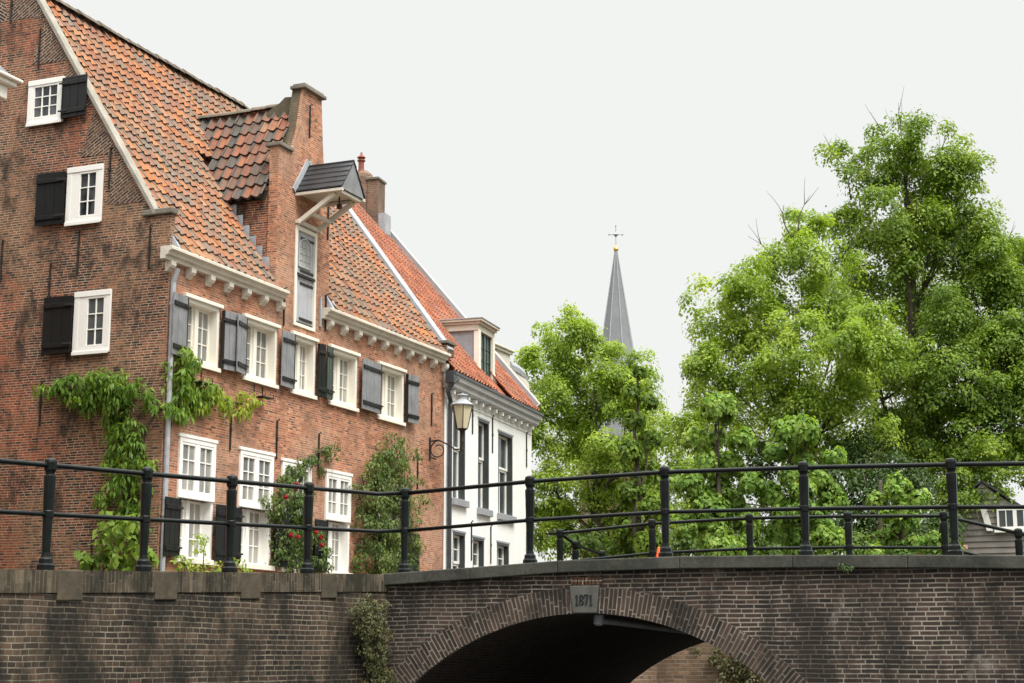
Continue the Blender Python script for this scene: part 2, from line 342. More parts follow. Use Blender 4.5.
# ------------------------------------------------------------------ leaves
def leaves_mesh(name, C, Nn, T, size, width, tone, mat, parent=None):
    # every leaf a folded four-cornered blade
    C = np.asarray(C, float); Nn = np.asarray(Nn, float); T = np.asarray(T, float)
    n = len(C); Nn /= np.linalg.norm(Nn, axis=1)[:, None]+1e-9
    T = T-Nn*(T*Nn).sum(1)[:, None]; T /= np.linalg.norm(T, axis=1)[:, None]+1e-9
    B = np.cross(Nn, T); s = np.asarray(size)[:, None]; wd = s*width
    v = np.stack([C-T*s*.5, C+B*wd*.5-T*s*.05+Nn*s*.08, C+T*s*.55-Nn*s*.06, C-B*wd*.5-T*s*.05+Nn*s*.08], 1).reshape(-1, 3)
    me = bpy.data.meshes.new(name); me.vertices.add(4*n); me.loops.add(4*n); me.polygons.add(n)
    me.vertices.foreach_set('co', v.astype(np.float32).ravel())
    me.loops.foreach_set('vertex_index', np.arange(4*n, dtype=np.int32))
    me.polygons.foreach_set('loop_start', np.arange(0, 4*n, 4, dtype=np.int32))
    a = me.attributes.new('tone', 'FLOAT', 'FACE'); a.data.foreach_set('value', np.clip(tone, 0, 1).astype(np.float32))
    me.update(calc_edges=True); me.materials.append(mat)
    return link(name, me, parent)
def sprays(centers, axes, R, per, droop, leaf, width=.7, tones=None, flat=.25):
    # umbrella-like sprays of leaves round each centre
    n = len(centers); C0 = np.repeat(np.asarray(centers, float), per, 0); A = np.repeat(np.asarray(axes, float), per, 0)
    A /= np.linalg.norm(A, axis=1)[:, None]
    Rr = np.repeat(np.asarray(R, float)*np.ones(n), per)
    ref = np.where(np.abs(A[:, 2:3]) < .9, np.array([[0,0,1.]]), np.array([[1.,0,0]])); X = np.cross(A, ref); X /= np.linalg.norm(X, axis=1)[:, None]; Y = np.cross(A, X)
    q = np.sqrt(RNG.random(len(C0))); an = RNG.random(len(C0))*2*PI
    rad = X*np.cos(an)[:, None]+Y*np.sin(an)[:, None]
    P = C0+rad*(Rr*q)[:, None]+A*(Rr*(flat*RNG.normal(size=len(C0))-droop*q*q))[:, None]
    Nn = A+rad*(q*droop*1.3)[:, None]+RNG.normal(size=P.shape)*.34
    T = rad+np.array([0,0,-.55])+RNG.normal(size=P.shape)*.35
    t = np.repeat(tones if tones is not None else np.full(n, .5), per)+RNG.normal(size=len(P))*.13
    s = leaf*(.65+.7*RNG.random(len(P)))
    return P, Nn, T, s, np.full(len(P), width), t
def crown(name, lobes, dens, R, per, leaf, mat, parent, droop=.6, inner=.25, up=.75, tone0=.45, width=.7, lo=.62, bottom=-.75, ragged=0):
    cs = []; ax = []; tn = []; rs = []
    if ragged:
        more = []
        for c, r in lobes:
            more.append((c, r*.82))
            if r > .45:
                for _ in range(ragged):
                    dv = Vector((random.gauss(0,1), random.gauss(0,1), random.gauss(.25,.8))).normalized()
                    more.append((Vector(c)+dv*r*random.uniform(.7,1.08), r*random.uniform(.2,.46)))
        lobes = more
    for c, r in lobes:
        n = max(3, int(dens*r*r)); k = 0
        lt = RNG.normal()*.09
        while k < n:
            dv = RNG.normal(size=3); dv /= np.linalg.norm(dv)
            if dv[2] < bottom: continue
            u = RNG.uniform(lo, 1.06) if RNG.random() > inner else RNG.uniform(.1, lo)
            j = np.array(c)+dv*r*u*np.array([1, 1, .9])
            cs.append(j); ax.append(dv*.65+np.array([0,0,up])); tn.append(tone0+lt+RNG.normal()*.13); rs.append(R*RNG.uniform(.6, 1.25)); k += 1
    P, Nn, T, s, wd, t = sprays(cs, ax, rs, per, droop, leaf, width, np.array(tn))
    return leaves_mesh(name, P, Nn, T, s, width, t, mat, parent)
def limb_path(a, b, sag=.12, n=6):
    a = Vector(a); b = Vector(b); L_ = (b-a).length; out = []
    off = Vector((random.uniform(-1,1), random.uniform(-1,1), random.uniform(-.3,.6)))*L_*sag
    for i in range(n):
        t = i/(n-1); out.append(a.lerp(b, t)+off*math.sin(PI*t)+Vector((random.uniform(-1,1), random.uniform(-1,1), 0))*L_*.015)
    return out
def tree(name, label, cat, base, top, lobes, dens, R, per, leaf, mat, r0=.3, group=None, twigs=(), limbs=8, fork=.35, lobes2=None, mat2=None, **kw):
    t = thing(name, label, cat, tuple(base), group=group)
    base = Vector(base); top = Vector(top)
    tr = MB(); p = limb_path(base-Vector((0,0,.1)), top, .03, 9); tr.tube(p, [r0*(1.35 if i == 0 else 1)*(1-.82*i/8) for i in range(9)], 10)
    tro = tr.build('trunk', M['bark'], t, smooth=True)
    big = sorted(lobes, key=lambda q: -q[1])[:limbs]
    for c, r in big:
        c = Vector(c); h = min(.92, max(fork, ((c.z-base.z)/(top.z-base.z))*.62)); s0 = base.lerp(top, h)
        lm = MB(); q = limb_path(s0, c, .1, 6); rr = r0*(1-.8*h)*.5
        lm.tube(q, [rr*(1-.75*i/5) for i in range(6)], 7)
        for _ in range(3):
            e = c+Vector((random.gauss(0,1), random.gauss(0,1), random.gauss(.3,.7))).normalized()*r*.85
            lm.tube(limb_path(q[3], e, .1, 5), [rr*.42*(1-.7*i/4) for i in range(5)], 5)
        lm.build('limb', M['bark'], t, smooth=True)
    for a, b in twigs:
        tw = MB(); q = limb_path(a, b, .16, 5); tw.tube(q, [.022*(1-.8*i/4) for i in range(5)], 5)
        for _ in range(3):
            s0 = q[random.randint(1,3)]; dv = (Vector(b)-Vector(a)); e = s0+dv*.35+Vector((random.gauss(0,.2), random.gauss(0,.2), random.gauss(.1,.15)))
            tw.tube(limb_path(s0, e, .05, 4), [.012,.009,.006,.004], 4)
        tw.build('bare_twig', M['bark'], t, smooth=True)
    crown('crown', lobes, dens, R, per, leaf, mat, t, **kw)
    return t

# ------------------------------------------------------------------ building helpers
def grid_wall(mb, rects, holes, depth):
    # outer face at d=0 of a wall given in (a, d, z); openings get brick reveals
    A = sorted({q for r in rects+holes for q in r[:2]}); Z = sorted({q for r in rects+holes for q in r[2:]})
    inside = lambda a, z, S: any(r[0] < a < r[1] and r[2] < z < r[3] for r in S)
    for i in range(len(A)-1):
        for j in range(len(Z)-1):
            ca, cz = (A[i]+A[i+1])/2, (Z[j]+Z[j+1])/2
            if inside(ca, cz, rects) and not inside(ca, cz, holes):
                mb.add([(A[i],0,Z[j]),(A[i+1],0,Z[j]),(A[i+1],0,Z[j+1]),(A[i],0,Z[j+1])], [(0,1,2,3)])
    for a0, a1, z0, z1 in holes:
        mb.add([(a0,0,z0),(a1,0,z0),(a1,0,z1),(a0,0,z1),(a0,-depth,z0),(a1,-depth,z0),(a1,-depth,z1),(a0,-depth,z1)],
               [(0,1,5,4),(1,2,6,5),(2,3,7,6),(3,0,4,7)])
def sash(fr, gl, a0, a1, z0, z1, dg, cols, rows, fw=.045, mw=.022):
    # casement with glazing bars, glass plane at depth dg
    fr.box(a0, a1, dg, dg+.045, z0, z0+fw); fr.box(a0, a1, dg, dg+.045, z1-fw, z1)
    fr.box(a0, a0+fw, dg, dg+.043, z0+fw, z1-fw); fr.box(a1-fw, a1, dg, dg+.043, z0+fw, z1-fw)
    for k in range(1, cols):
        c = a0+fw+(a1-a0-2*fw)*k/cols; fr.box(c-mw/2, c+mw/2, dg+.004, dg+.034, z0+fw, z1-fw)
    for k in range(1, rows):
        c = z0+fw+(z1-z0-2*fw)*k/rows; fr.box(a0+fw, a1-fw, dg+.006, dg+.030, c-mw/2, c+mw/2)
    gl.add([(a0+.01,dg+.012,z0+.01),(a1-.01,dg+.012,z0+.01),(a1-.01,dg+.012,z1-.01),(a0+.01,dg+.012,z1-.01)], [(0,1,2,3)])
def shutter(root, F, a0, a1, z0, z1, d0, mat, hinge_left, turn=0., planks=3, iron=True):
    # ledged plank shutter folded back against the wall, turned out a little about its hinge
    h = a0 if hinge_left else a1; s = 1 if hinge_left else -1; c, sn = math.cos(turn), math.sin(turn)
    def G(a, d, z):
        q = (a-h)*s; return F(h+s*(q*c-(d-d0)*sn), d0+q*sn+(d-d0)*c, z)
    m = MB(G); wd = (a1-a0)/planks
    for k in range(planks):
        m.box(a0+k*wd+.004, a0+(k+1)*wd-.004, d0, d0+.028+.003*(k % 2), z0, z1)
    m.box(a0+.012, a1-.012, d0+.002, d0+.02, z0+.01, z1-.01)
    o = m.build('shutter', mat, root, bevel=.004)
    hh = (z1-z0)
    for z in (z0+hh*.1, z1-hh*.2):
        b = MB(G); b.box(a0+.01, a1-.01, d0+.0315, d0+.055, z, z+.085); b.build('batten', M['black'], o, bevel=.004)
    b = MB(G); b.box(min(h, h+s*.028), max(h, h+s*.028), d0-.03, d0+.034, z0+.003, z1-.003); b.build('hinge_edge', M['black'], o)
    if iron:
        g = MB(G)
        for z in (z0+hh*.12, z1-hh*.2):
            e = h-s*.05; g.box(min(e, h+s*.16), max(e, h+s*.16), d0+.0555, d0+.066, z+.025, z+.06)
        g.build('hinge', M['iron'], o)
    return o
def anchor(root, F, a, z, ln=.85, d=.0):
    m = MB(F); m.box(a-.014, a+.014, d+.003, d+.035, z-ln*.5, z+ln*.5)
    m.box(a-.022, a+.022, d+.003, d+.042, z-.04, z+.04)
    m.tube([(a, d+.03, z+ln*.5), (a+.03, d+.04, z+ln*.54), (a+.06, d+.04, z+ln*.52)], .014, 5)
    return m.build('wall_anchor', M['iron'], root)
PROF = [0.034, .050, .036, .004, -.010, .002, .034]; PX = [0, .1, .24, .42, .64, .84, 1.0]
def pantiles(name, S, na, nt, mat, parent, skip=None, lift=.05, jit=.008, amp=1.0, crest=(0,1,2), grey=.55):
    # S(u, v) -> point on the roof, u along the eave, v from eave to ridge; each tile an S-shaped piece lapped over the one below
    m = MB(); nrm = ((S(.5,.1)-S(.5,0)).cross(S(.6,0)-S(.5,0))).normalized()
    if nrm.z < 0: nrm = -nrm
    for i in range(na):
        for j in range(nt):
            u0, u1, v0, v1 = i/na, (i+1)/na, j/nt, (j+1)/nt
            c = S((u0+u1)/2, (v0+v1)/2)
            if skip and skip(c): continue
            du = random.uniform(-.03, .03)/na; dz = random.uniform(-jit, jit); vs = []
            for v, hgt in ((v0-.012/nt, -.02), (v0-.012/nt, lift), (v1+.16/nt, .004)):
                for x, h in zip(PX, PROF): vs.append(S(u0+(u1-u0)*x+du, v)+nrm*(h*amp+hgt+dz))
            k = len(PX)
            fs = [(a*k+b, a*k+b+1, (a+1)*k+b+1, (a+1)*k+b) for a in range(2) for b in range(k-1)]
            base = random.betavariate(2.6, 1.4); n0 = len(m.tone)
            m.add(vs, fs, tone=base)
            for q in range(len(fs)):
                if q < k-1: m.tone[n0+q] = .02                       # butt edge coloured dark, standing in for the shadow under the lap
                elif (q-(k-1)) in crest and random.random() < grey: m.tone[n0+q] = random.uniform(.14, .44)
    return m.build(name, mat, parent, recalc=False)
def ridge_row(name, a, b, n, r, mat, parent):
    m = MB(); a = Vector(a); b = Vector(b); t = (b-a)/n; sd = t.cross(Vector((0,0,1))).normalized()
    for k in range(n):
        p0 = a+t*k; p1 = a+t*(k+1.1); rr = r*random.uniform(.94, 1.06); up = random.uniform(-.01, .01)
        vs = []
        for p, q in ((p0, rr*1.05), (p1, rr*.92)):
            for g in range(7):
                an = PI*g/6; vs.append(p+sd*(math.cos(an)*q)+Vector((0,0,math.sin(an)*q*.8+up)))
        m.add(vs, [(g, g+1, 8+g, 7+g) for g in range(6)]+[tuple(range(7))[::-1], tuple(range(7, 14))])
    return m.build(name, mat, parent)

# ================================================================== BRICK WAREHOUSE HOUSE
FX, GY, GZ = -17.5, 25.08, 2.4
FF = lambda a, d, z: (FX+d, a, z)             # facade: a = world y
FG = lambda a, d, z: (a, GY-d, z)             # gable: a = world x
house = thing('brick_house', 'old red brick warehouse house with pantiled roof, black shutters and hoist gable', 'house', (-21.2, 31, GZ))
W1 = [(25.61,26.80,7.05,8.23),(27.68,28.97,7.05,8.23),(29.57,30.57,7.05,8.22),(31.19,32.47,7.04,8.22),(33.5,34.82,7.02,8.22)]
W0 = [(25.60,26.81,3.26,5.58),(27.69,28.94,3.26,5.57),(29.3,30.5,3.26,5.52),(31.14,32.26,3.26,5.48),(33.55,34.8,3.26,5.46)]
DOOR = (29.63, 30.53, 8.44, 10.62)
HG0, HG1 = 28.87, 31.12
m = MB(FF)
grid_wall(m, [(25.08,37.1,GZ-.3,9.0),(HG0,HG1,9.0,12.15)], W1+W0+[DOOR], .26)
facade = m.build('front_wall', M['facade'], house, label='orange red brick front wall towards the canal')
# gable wall with parapet slopes
m = MB()
gp = [(-17.5,GZ-.3),(-17.5,9.72),(-17.84,9.72),(-21.47,15.45),(-21.85,15.45),(-25.3,9.9),(-25.3,GZ-.3)]
vs = [(x,GY,z) for x, z in gp]; vb = [(x,GY+.13,z) for x, z in gp]
m.add(vs, [tuple(range(7))]); m.add(vs+vb, [(i, i+1, 8+i, 7+i) for i in range(1,6)])
m.add([(-17.5,GY,8.9),(-17.5,GY+.13,8.9),(-17.5,GY+.13,9.72),(-17.5,GY,9.72)], [(0,1,2,3)])
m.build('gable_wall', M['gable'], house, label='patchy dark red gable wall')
# triangles of slanting brick laid square to the slope
A0, A1 = Vector((-18.07,0,9.95)), Vector((-21.32,0,15.1)); sl = (A1-A0).normalized(); inn = Vector((-sl.z*-1, 0, sl.x*1)); inn = Vector((-abs(sl.z),0,-abs(sl.x)))
m = MB(); k = 5
for side in (0, 1):
    for i in range(k):
        a = A0.lerp(A1, (i+1)/k); b = A0.lerp(A1, i/k+.015); c = Vector((b.x-(a-b).length*.78, 0, b.z+.02))
        P = [a, b, c]; uv = [((p-A0).dot(inn), (p-A0).dot(sl)) for p in P]
        if side: P = [Vector((-43.2-p.x, 0, p.z)) for p in P]
        vv = [(p.x, GY-.006, p.z) for p in P]; m.add(vv, [(0,1,2)], [uv])
m.build('slanting_brickwork', M['gable_dark'], house, recalc=False)
m = MB()
for a, b in (((-17.83,9.75),(-21.49,15.5)),((-25.35,9.9),(-21.83,15.5))): m.beam((a[0],GY+.06,a[1]), (b[0],GY+.06,b[1]), .24, .08, (1,0,.3))
m.build('gable_coping', M['verge'], house, bevel=.012, label='pale mortar coping along the gable slope')
m = MB(); m.box(-18.12,-17.44,GY-.06,GY+.15,9.725,9.84); m.build('kneeler_stone', M['stone'], house, bevel=.02)
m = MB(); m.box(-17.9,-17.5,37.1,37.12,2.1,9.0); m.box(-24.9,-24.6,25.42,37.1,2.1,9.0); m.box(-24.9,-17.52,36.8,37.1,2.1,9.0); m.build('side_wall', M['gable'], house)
# roof
def rz(y): return 14.78 if y < 33 else 14.78-(y-33)/4*.55
def Sm(u, v):
    y = 25.19+u*(37.0-25.19); e = Vector((-17.33, y, 8.99)); r = Vector((-21.2, y, rz(y)))
    p = e.lerp(r, v); p.z += -.05*math.sin(PI*v)+.03*math.sin(y*1.7+v*3)
    return p
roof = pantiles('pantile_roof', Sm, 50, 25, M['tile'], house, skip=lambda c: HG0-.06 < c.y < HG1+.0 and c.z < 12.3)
m = MB(); m.add([(-17.5,25.25,8.85),(-17.5,28.8,8.85),(-21.2,28.8,rz(28)-.25),(-21.2,25.25,rz(25)-.25)], [(0,1,2,3)])
m.add([(-17.5,31.2,8.85),(-17.5,37.0,8.85),(-21.2,37.0,rz(37)-.3),(-21.2,33,rz(33)-.3),(-21.2,31.2,rz(31)-.25)], [(0,1,2,3,4)])
m.add([(-18.6,28.8,10.5),(-18.6,31.2,10.5),(-21.2,31.2,rz(31)-.25),(-21.2,28.8,rz(31)-.25)], [(0,1,2,3)])
m.add([(-25.2,25.3,8.95),(-25.2,37,8.95),(-21.2,37,rz(37)-.06),(-21.2,33,rz(33)-.06),(-21.2,25.3,rz(25)-.06)], [(0,1,2,3,4)])
m.build('roof_boarding', M['darkwood'], roof, recalc=False)
ridge_row('ridge_tiles', (-21.2,25.2,14.80), (-21.2,33,14.80), 22, .16, M['ridge'], roof)
ridge_row('ridge_tiles', (-21.2,33,14.80), (-21.2,37,14.25), 11, .16, M['ridge'], roof)
m = MB(); m.beam((-17.3,37.02,9.12), (-21.1,37.02,14.2), .34, .12, (1,0,.3)); m.build('lead_verge', M['lead'], house, bevel=.015, label='pale grey lead verge strip')
m = MB(); m.box(-17.75,-17.3,36.82,37.28,8.98,9.28); m.build('verge_kneeler', M['gable_dark'], house, bevel=.01)
m = MB(); m.box(-17.8,-17.26,36.78,37.32,9.285,9.36); m.build('kneeler_cap', M['stone'], house, bevel=.01)
m = MB(); m.prism([(-17.27,8.98),(-17.6,8.98),(-17.6,9.46)], 'y', 25.15, 25.215); m.build('eave_flashing', M['lead'], house)
m = MB(); m.prism([(-17.27,8.98),(-17.497,8.98),(-17.497,9.34)], 'y', 31.0, 31.26); m.build('eave_flashing', M['lead'], house)
# cornices with corbels
for y0, y1, ys in ((24.78,29.02,[24.95+k*.66 for k in range(7)]), (30.78,36.95,[31.0+k*.66 for k in range(10)])):
    m = MB(FF)
    prof = [(.004,8.79),(.11,8.79),(.12,8.85),(.18,8.87),(.19,8.92),(.24,8.945),(.27,8.955),(.27,9.005),(.24,9.025),(.004,9.025)]
    n = len(prof); m.add([(y0,d,z) for d, z in prof]+[(y1,d,z) for d, z in prof], [tuple(range(n)), tuple(range(n,2*n))]+[(i,(i+1)%n,n+(i+1)%n,n+i) for i in range(n)])
    co = m.build('cornice', M['cornice'], house)
    for y in ys:
        q = MB(FF); pr = [(.004,8.59),(.04,8.59),(.065,8.61),(.075,8.645),(.12,8.655),(.15,8.70),(.15,8.787),(.004,8.787)]; n = len(pr)
        q.add([(y,d,z) for d, z in pr]+[(y+.15,d,z) for d, z in pr], [tuple(range(n)), tuple(range(n,2*n))]+[(i,(i+1)%n,n+(i+1)%n,n+i) for i in range(n)])
        q.build('corbel', M['cornice'], co)
m = MB(FF); m.box(30.72,30.775,.005,.04,8.6,9.25); m.build('lead_flashing', M['lead'], house)
# first floor windows: deep white frames, cross mullion, leaded sashes
for i, (a0,a1,z0,z1) in enumerate(W1):
    f = MB(FF); g = MB(FF); dg = -.2; mid = (a0+a1)/2+.02
    f.box(a0,a0+.075,-.24,.02,z0,z1); f.box(a1-.075,a1,-.24,.02,z0,z1)
    f.box(a0+.075,a1-.075,-.24,.02,z1-.075,z1); f.box(a0+.075,a1-.075,-.24,.02,z0,z0+.07)
    f.box(a0+.075,mid-.06,-.245,dg,z0+.07,z1-.075); f.box(mid+.06,a1-.075,-.245,dg,z0+.07,z1-.075)
    f.box(mid-.06,mid+.06,-.24,-.11,z0+.07,z1-.075)
    sash(f, g, a0+.075, mid-.06, z0+.07, z1-.075, dg+.003, 2, 3); sash(f, g, mid+.06, a1-.075, z0+.07, z1-.075, dg+.003, 2, 3)
    wd = f.build('window', M['white'], house, bevel=.004); g.build('pane', M['glass'], wd, recalc=False)
    s = MB(FF); s.box(a0-.05,a1+.05,.003,.085,z1+.003,z1+.075); s.build('window_head', M['white'], wd, bevel=.006)
    s = MB(FF); s.box(a0-.04,a1+.04,.022,.075,z0-.085,z0-.003); s.build('sill', M['white'], wd, bevel=.006)
# ground floor windows: flush casements above, deep shuttered lights below
for i, (a0,a1,z0,z1) in enumerate(W0):
    zt = z0+1.2; f = MB(FF); g = MB(FF); mid = (a0+a1)/2
    f.box(a0,a0+.07,-.05,.045,zt,z1); f.box(a1-.07,a1,-.05,.045,zt,z1); f.box(a0+.07,a1-.07,-.05,.045,z1-.08,z1); f.box(a0+.07,a1-.07,-.05,.05,zt,zt+.1); f.box(mid-.035,mid+.035,-.05,.04,zt+.1,z1-.08)
    sash(f, g, a0+.07, mid-.035, zt+.1, z1-.08, -.01, 2, 3, .05); sash(f, g, mid+.035, a1-.07, zt+.1, z1-.08, -.01, 2, 3, .05)
    f.box(a0,a0+.075,-.26,.015,z0+.1,zt-.002); f.box(a1-.075,a1,-.26,.015,z0+.1,zt-.002); f.box(mid-.06,mid+.06,-.26,-.14,z0+.1,zt-.002)
    f.box(a0+.075,mid-.06,-.265,-.225,z0+.1,zt-.002); f.box(mid+.06,a1-.075,-.265,-.225,z0+.1,zt-.002)
    sash(f, g, a0+.075, mid-.06, z0+.1, zt, -.222, 2, 3); sash(f, g, mid+.06, a1-.075, z0+.1, zt, -.222, 2, 3)
    wd = f.build('window', M['purewhite'], house, bevel=.004); g.build('pane', M['glass'], wd, recalc=False)
    s = MB(FF); s.box(a0-.04,a1+.04,.003,.06,z1+.003,z1+.065); s.build('window_head', M['purewhite'], wd, bevel=.006)
    s = MB(FF); s.box(a0-.05,a1+.05,-.26,.11,z0,z0+.098); s.build('sill', M['white'], wd, bevel=.008)
# shutters
Z = (7.06, 8.2); S_ = M['slategrey']; B_ = M['black']
for a0,a1,mat,hl,tn in ((25.03,25.59,S_,False,.10),(26.82,27.36,S_,True,.12),(27.14,27.66,S_,False,.22),(28.99,29.55,S_,False,.05),(30.59,30.82,B_,True,.12),(30.85,31.17,M['greenpaint'],False,.15),(32.5,33.48,S_,False,.04),(34.84,35.36,S_,True,.08)):
    shutter(house, FF, a0, a1, Z[0]-.02, Z[1], .09, mat, hl, tn, planks=5 if a1-a0 > .8 else 3)
for a0,a1,hl,tn in ((25.06,25.58,False,.06),(26.74,27.66,False,.03),(28.96,29.28,True,.5),(30.52,31.1,False,.05),(34.82,35.5,True,.06)):
    shutter(house, FF, a0, a1, 3.35, 4.42, .09, B_, hl, tn)
# gable windows and shutters
for a0,a1,z0,z1,cols,sh,g_ in ((-20.96,-20.1,11.86,12.78,3,(-20.1,-19.5,True),'glassdark'),(-19.9,-19.07,9.73,10.87,2,(-20.58,-19.93,False),'glassdark'),(-19.58,-18.75,7.18,8.38,2,(-20.25,-19.6,False),'glassgrey')):
    f = MB(FG); g = MB(FG); fw = .11
    f.box(a0,a1,.004,.05,z0,z0+fw); f.box(a0,a1,.004,.06,z1-fw,z1); f.box(a0,a0+fw,.004,.05,z0+fw,z1-fw); f.box(a1-fw,a1,.004,.05,z0+fw,z1-fw)
    e = .06 if cols == 2 else 0
    if e: f.box(a0+fw,a0+fw+.16,.004,.045,z0+fw,z1-fw)
    sash(f, g, a0+fw+(.16 if e else 0), a1-fw, z0+fw, z1-fw, .003, cols, 3, .045, .024)
    wd = f.build('window', M['purewhite'], house, bevel=.005); g.build('pane', M[g_], wd, recalc=False)
    s = MB(FG); s.box(a0+.002,a1-.002,.052,.075,z0-.03,z0+.04); s.build('sill', M['purewhite'], wd, bevel=.006)
    shutter(house, FG, sh[0], sh[1], z0+.03, z1-.06, .06, B_, sh[2], .04)
for a, z in ((-21.53,14.5),(-20.77,13.43),(-21.4,9.15),(-19.57,9.16),(-20.21,8.59),(-17.94,9.1),(-18.93,10.75),(-20.27,6.26)): anchor(house, FG, a, z, .8)
for a, z in ((27.33,5.92),(29.07,5.93),(30.81,5.87),(35.62,5.91),(36.37,7.54),(29.22,8.74),(30.98,8.95),(31.0,11.0),(26.3,9.0-.9+.0)): anchor(house, FF, a, z, .8) if z != 8.1 else None
# hoist gable: neck, cap, cheeks, dormer roof
hg = MB(); pr = [(29.40,12.152),(30.80,12.152),(30.72,12.7),(30.62,13.72),(29.83,13.72),(29.62,12.7)]
hg.prism(pr, 'x', -17.56, -17.497)
hg.box(-17.72,-17.505,HG0+.002,29.36,12.0,12.15)
hg.add([(-17.5,HG0,8.9),(-17.72,HG0,8.9),(-17.72,HG0,12.15),(-17.5,HG0,12.15)],[(0,1,2,3)]); hg.add([(-17.5,HG1,8.9),(-17.72,HG1,8.9),(-17.72,HG1,12.15),(-17.5,HG1,12.15)],[(0,1,2,3)])
hg.add([(-17.72,HG0,11),(-17.72,HG1,11),(-17.72,HG1,12.15),(-17.72,HG0,12.15)],[(0,1,2,3)])
hgo = hg.build('hoist_gable', M['facade'], house)
hg = MB(); hg.prism([(y+(.004 if y > 30 else -.004), z) for y, z in pr], 'x', -17.78, -17.561); hg.build('gable_flank', M['mossbrick'], hgo)
hg = MB(); hg.prism([(-17.725,13.0),(-17.725,13.58),(-17.98,13.60),(-18.12,13.48),(-18.3,13.40),(-18.5,13.24),(-18.5,13.0)], 'y', 29.86, 30.5); hg.build('gable_buttress', M['mossbrick'], hgo)
hg = MB(); hg.box(-17.80,-17.41,29.75,30.70,13.722,13.80); hg.box(-17.76,-17.45,29.80,30.65,13.795,13.85); hg.build('cap_stone', M['stone'], hgo, bevel=.015)
for q0, q1 in ((HG0-.04,29.40),(30.74,HG1+.04)):
    hg = MB(); hg.box(-17.82,-17.44,q0,q1,12.155,12.24); hg.build('shoulder_stone', M['stone'], hgo, bevel=.015)
anchor(house, FF, 30.1, 13.05, .75)
for q0, q1 in ((HG0+.03, HG0+.2), (HG1-.2, HG1-.03)):
    ck = MB(); ck.prism([(-17.73,8.9),(-17.73,11.3),(-19.0,11.3)], 'y', q0, q1); ck.build('dormer_cheek', M['gable'], house)
Sd = lambda u, v: Vector((-17.74-u*2.6, 28.72+(30-28.72)*v, 11.02+(13.36-11.02)*v))
Se = lambda u, v: Vector((-17.74-u*2.6, 31.28-(31.28-30)*v, 11.02+(13.36-11.02)*v))
skipd = lambda c: c.z < 9.0+1.46*(-17.3-c.x)-.55
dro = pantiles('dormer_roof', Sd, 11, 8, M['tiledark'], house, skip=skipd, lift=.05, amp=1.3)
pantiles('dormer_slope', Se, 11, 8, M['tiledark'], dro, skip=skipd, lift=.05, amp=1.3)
m = MB(); m.add([(-17.75,28.78,10.98),(-20.3,28.78,10.98),(-20.3,30,13.3),(-17.75,30,13.3),(-17.75,31.22,10.98),(-20.3,31.22,10.98)],[(0,1,2,3),(3,2,5,4)]); m.build('dormer_boarding', M['darkwood'], dro, recalc=False)
ridge_row('dormer_ridge', (-20.35,30,13.40), (-17.74,30,13.42), 7, .13, M['ridge'], dro)
m = MB()
for k in range(7):
    x = -17.66-k*.165; z = 9.0+1.4675*(-17.33-x)
    m.box(x-.15,x,HG0-.035,HG0-.012,z-.12,z+.27)
m.build('step_flashing', M['lead'], house)
# loading door under the hoist
a0,a1,z0,z1 = DOOR
f = MB(FF); f.box(a0,a0+.08,-.14,.03,z0,z1); f.box(a1-.08,a1,-.14,.03,z0,z1); f.box(a0+.08,a1-.08,-.14,.03,z1-.09,z1); f.box(a0+.08,a1-.08,-.14,.03,z0,z0+.07)
fr = f.build('door_frame', M['white'], house, bevel=.005)
for k, (q0, q1) in enumerate(((z0+.07, z0+1.1), (z0+1.12, z1-.09))):
    m = MB(FF); pw = (a1-a0-.16)/4
    for j in range(4): m.box(a0+.08+j*pw+.003, a0+.08+(j+1)*pw-.003, -.1, -.03+.002*(j%2), q0, q1)
    dd = m.build('loading_door', M['doorgrey'], house, bevel=.003)
    h = MB(FF)
    for z in (q0+.1, q1-.16): h.box(a1-.62, a1-.02, -.026, -.008, z, z+.05)
    h.box(a0+.08,a1-.08,-.027,-.005,q0,q0+.045) if k == 0 else h.box(a0+.06,a1-.06,-.027,.035,q0-.02,q0+.03)
    h.build('strap_hinge', M['iron'], dd)
    if k:
        p = MB(FF); cx = (a0+a1)/2; hw = .25; zb, zs = q0+.2, q0+.62; N_ = 10
        arc = [(cx+hw*math.cos(PI*t/N_), zs+hw*math.sin(PI*t/N_)*.85) for t in range(N_+1)]
        poly = [(cx-hw, zb), (cx+hw, zb)]+arc; n = len(poly)
        p.add([(a,-.018,z) for a, z in poly], [tuple(range(n))]); p.build('arched_pane', M['glasspale'], dd, recalc=False)
        b = MB(FF); pts = [(a,-.012,z) for a, z in poly]+[(poly[0][0],-.012,poly[0][1])]; b.tube(pts, .02, 5)
        for t in (-.083,.083): b.box(cx+t-.007,cx+t+.007,-.017,-.004,zb,zs+.2)
        for z in (zb+.15,zb+.3,zb+.45): b.box(cx-hw,cx+hw,-.0165,-.005,z-.007,z+.007)
        b.build('glazing_bars', M['doorgrey'], dd)
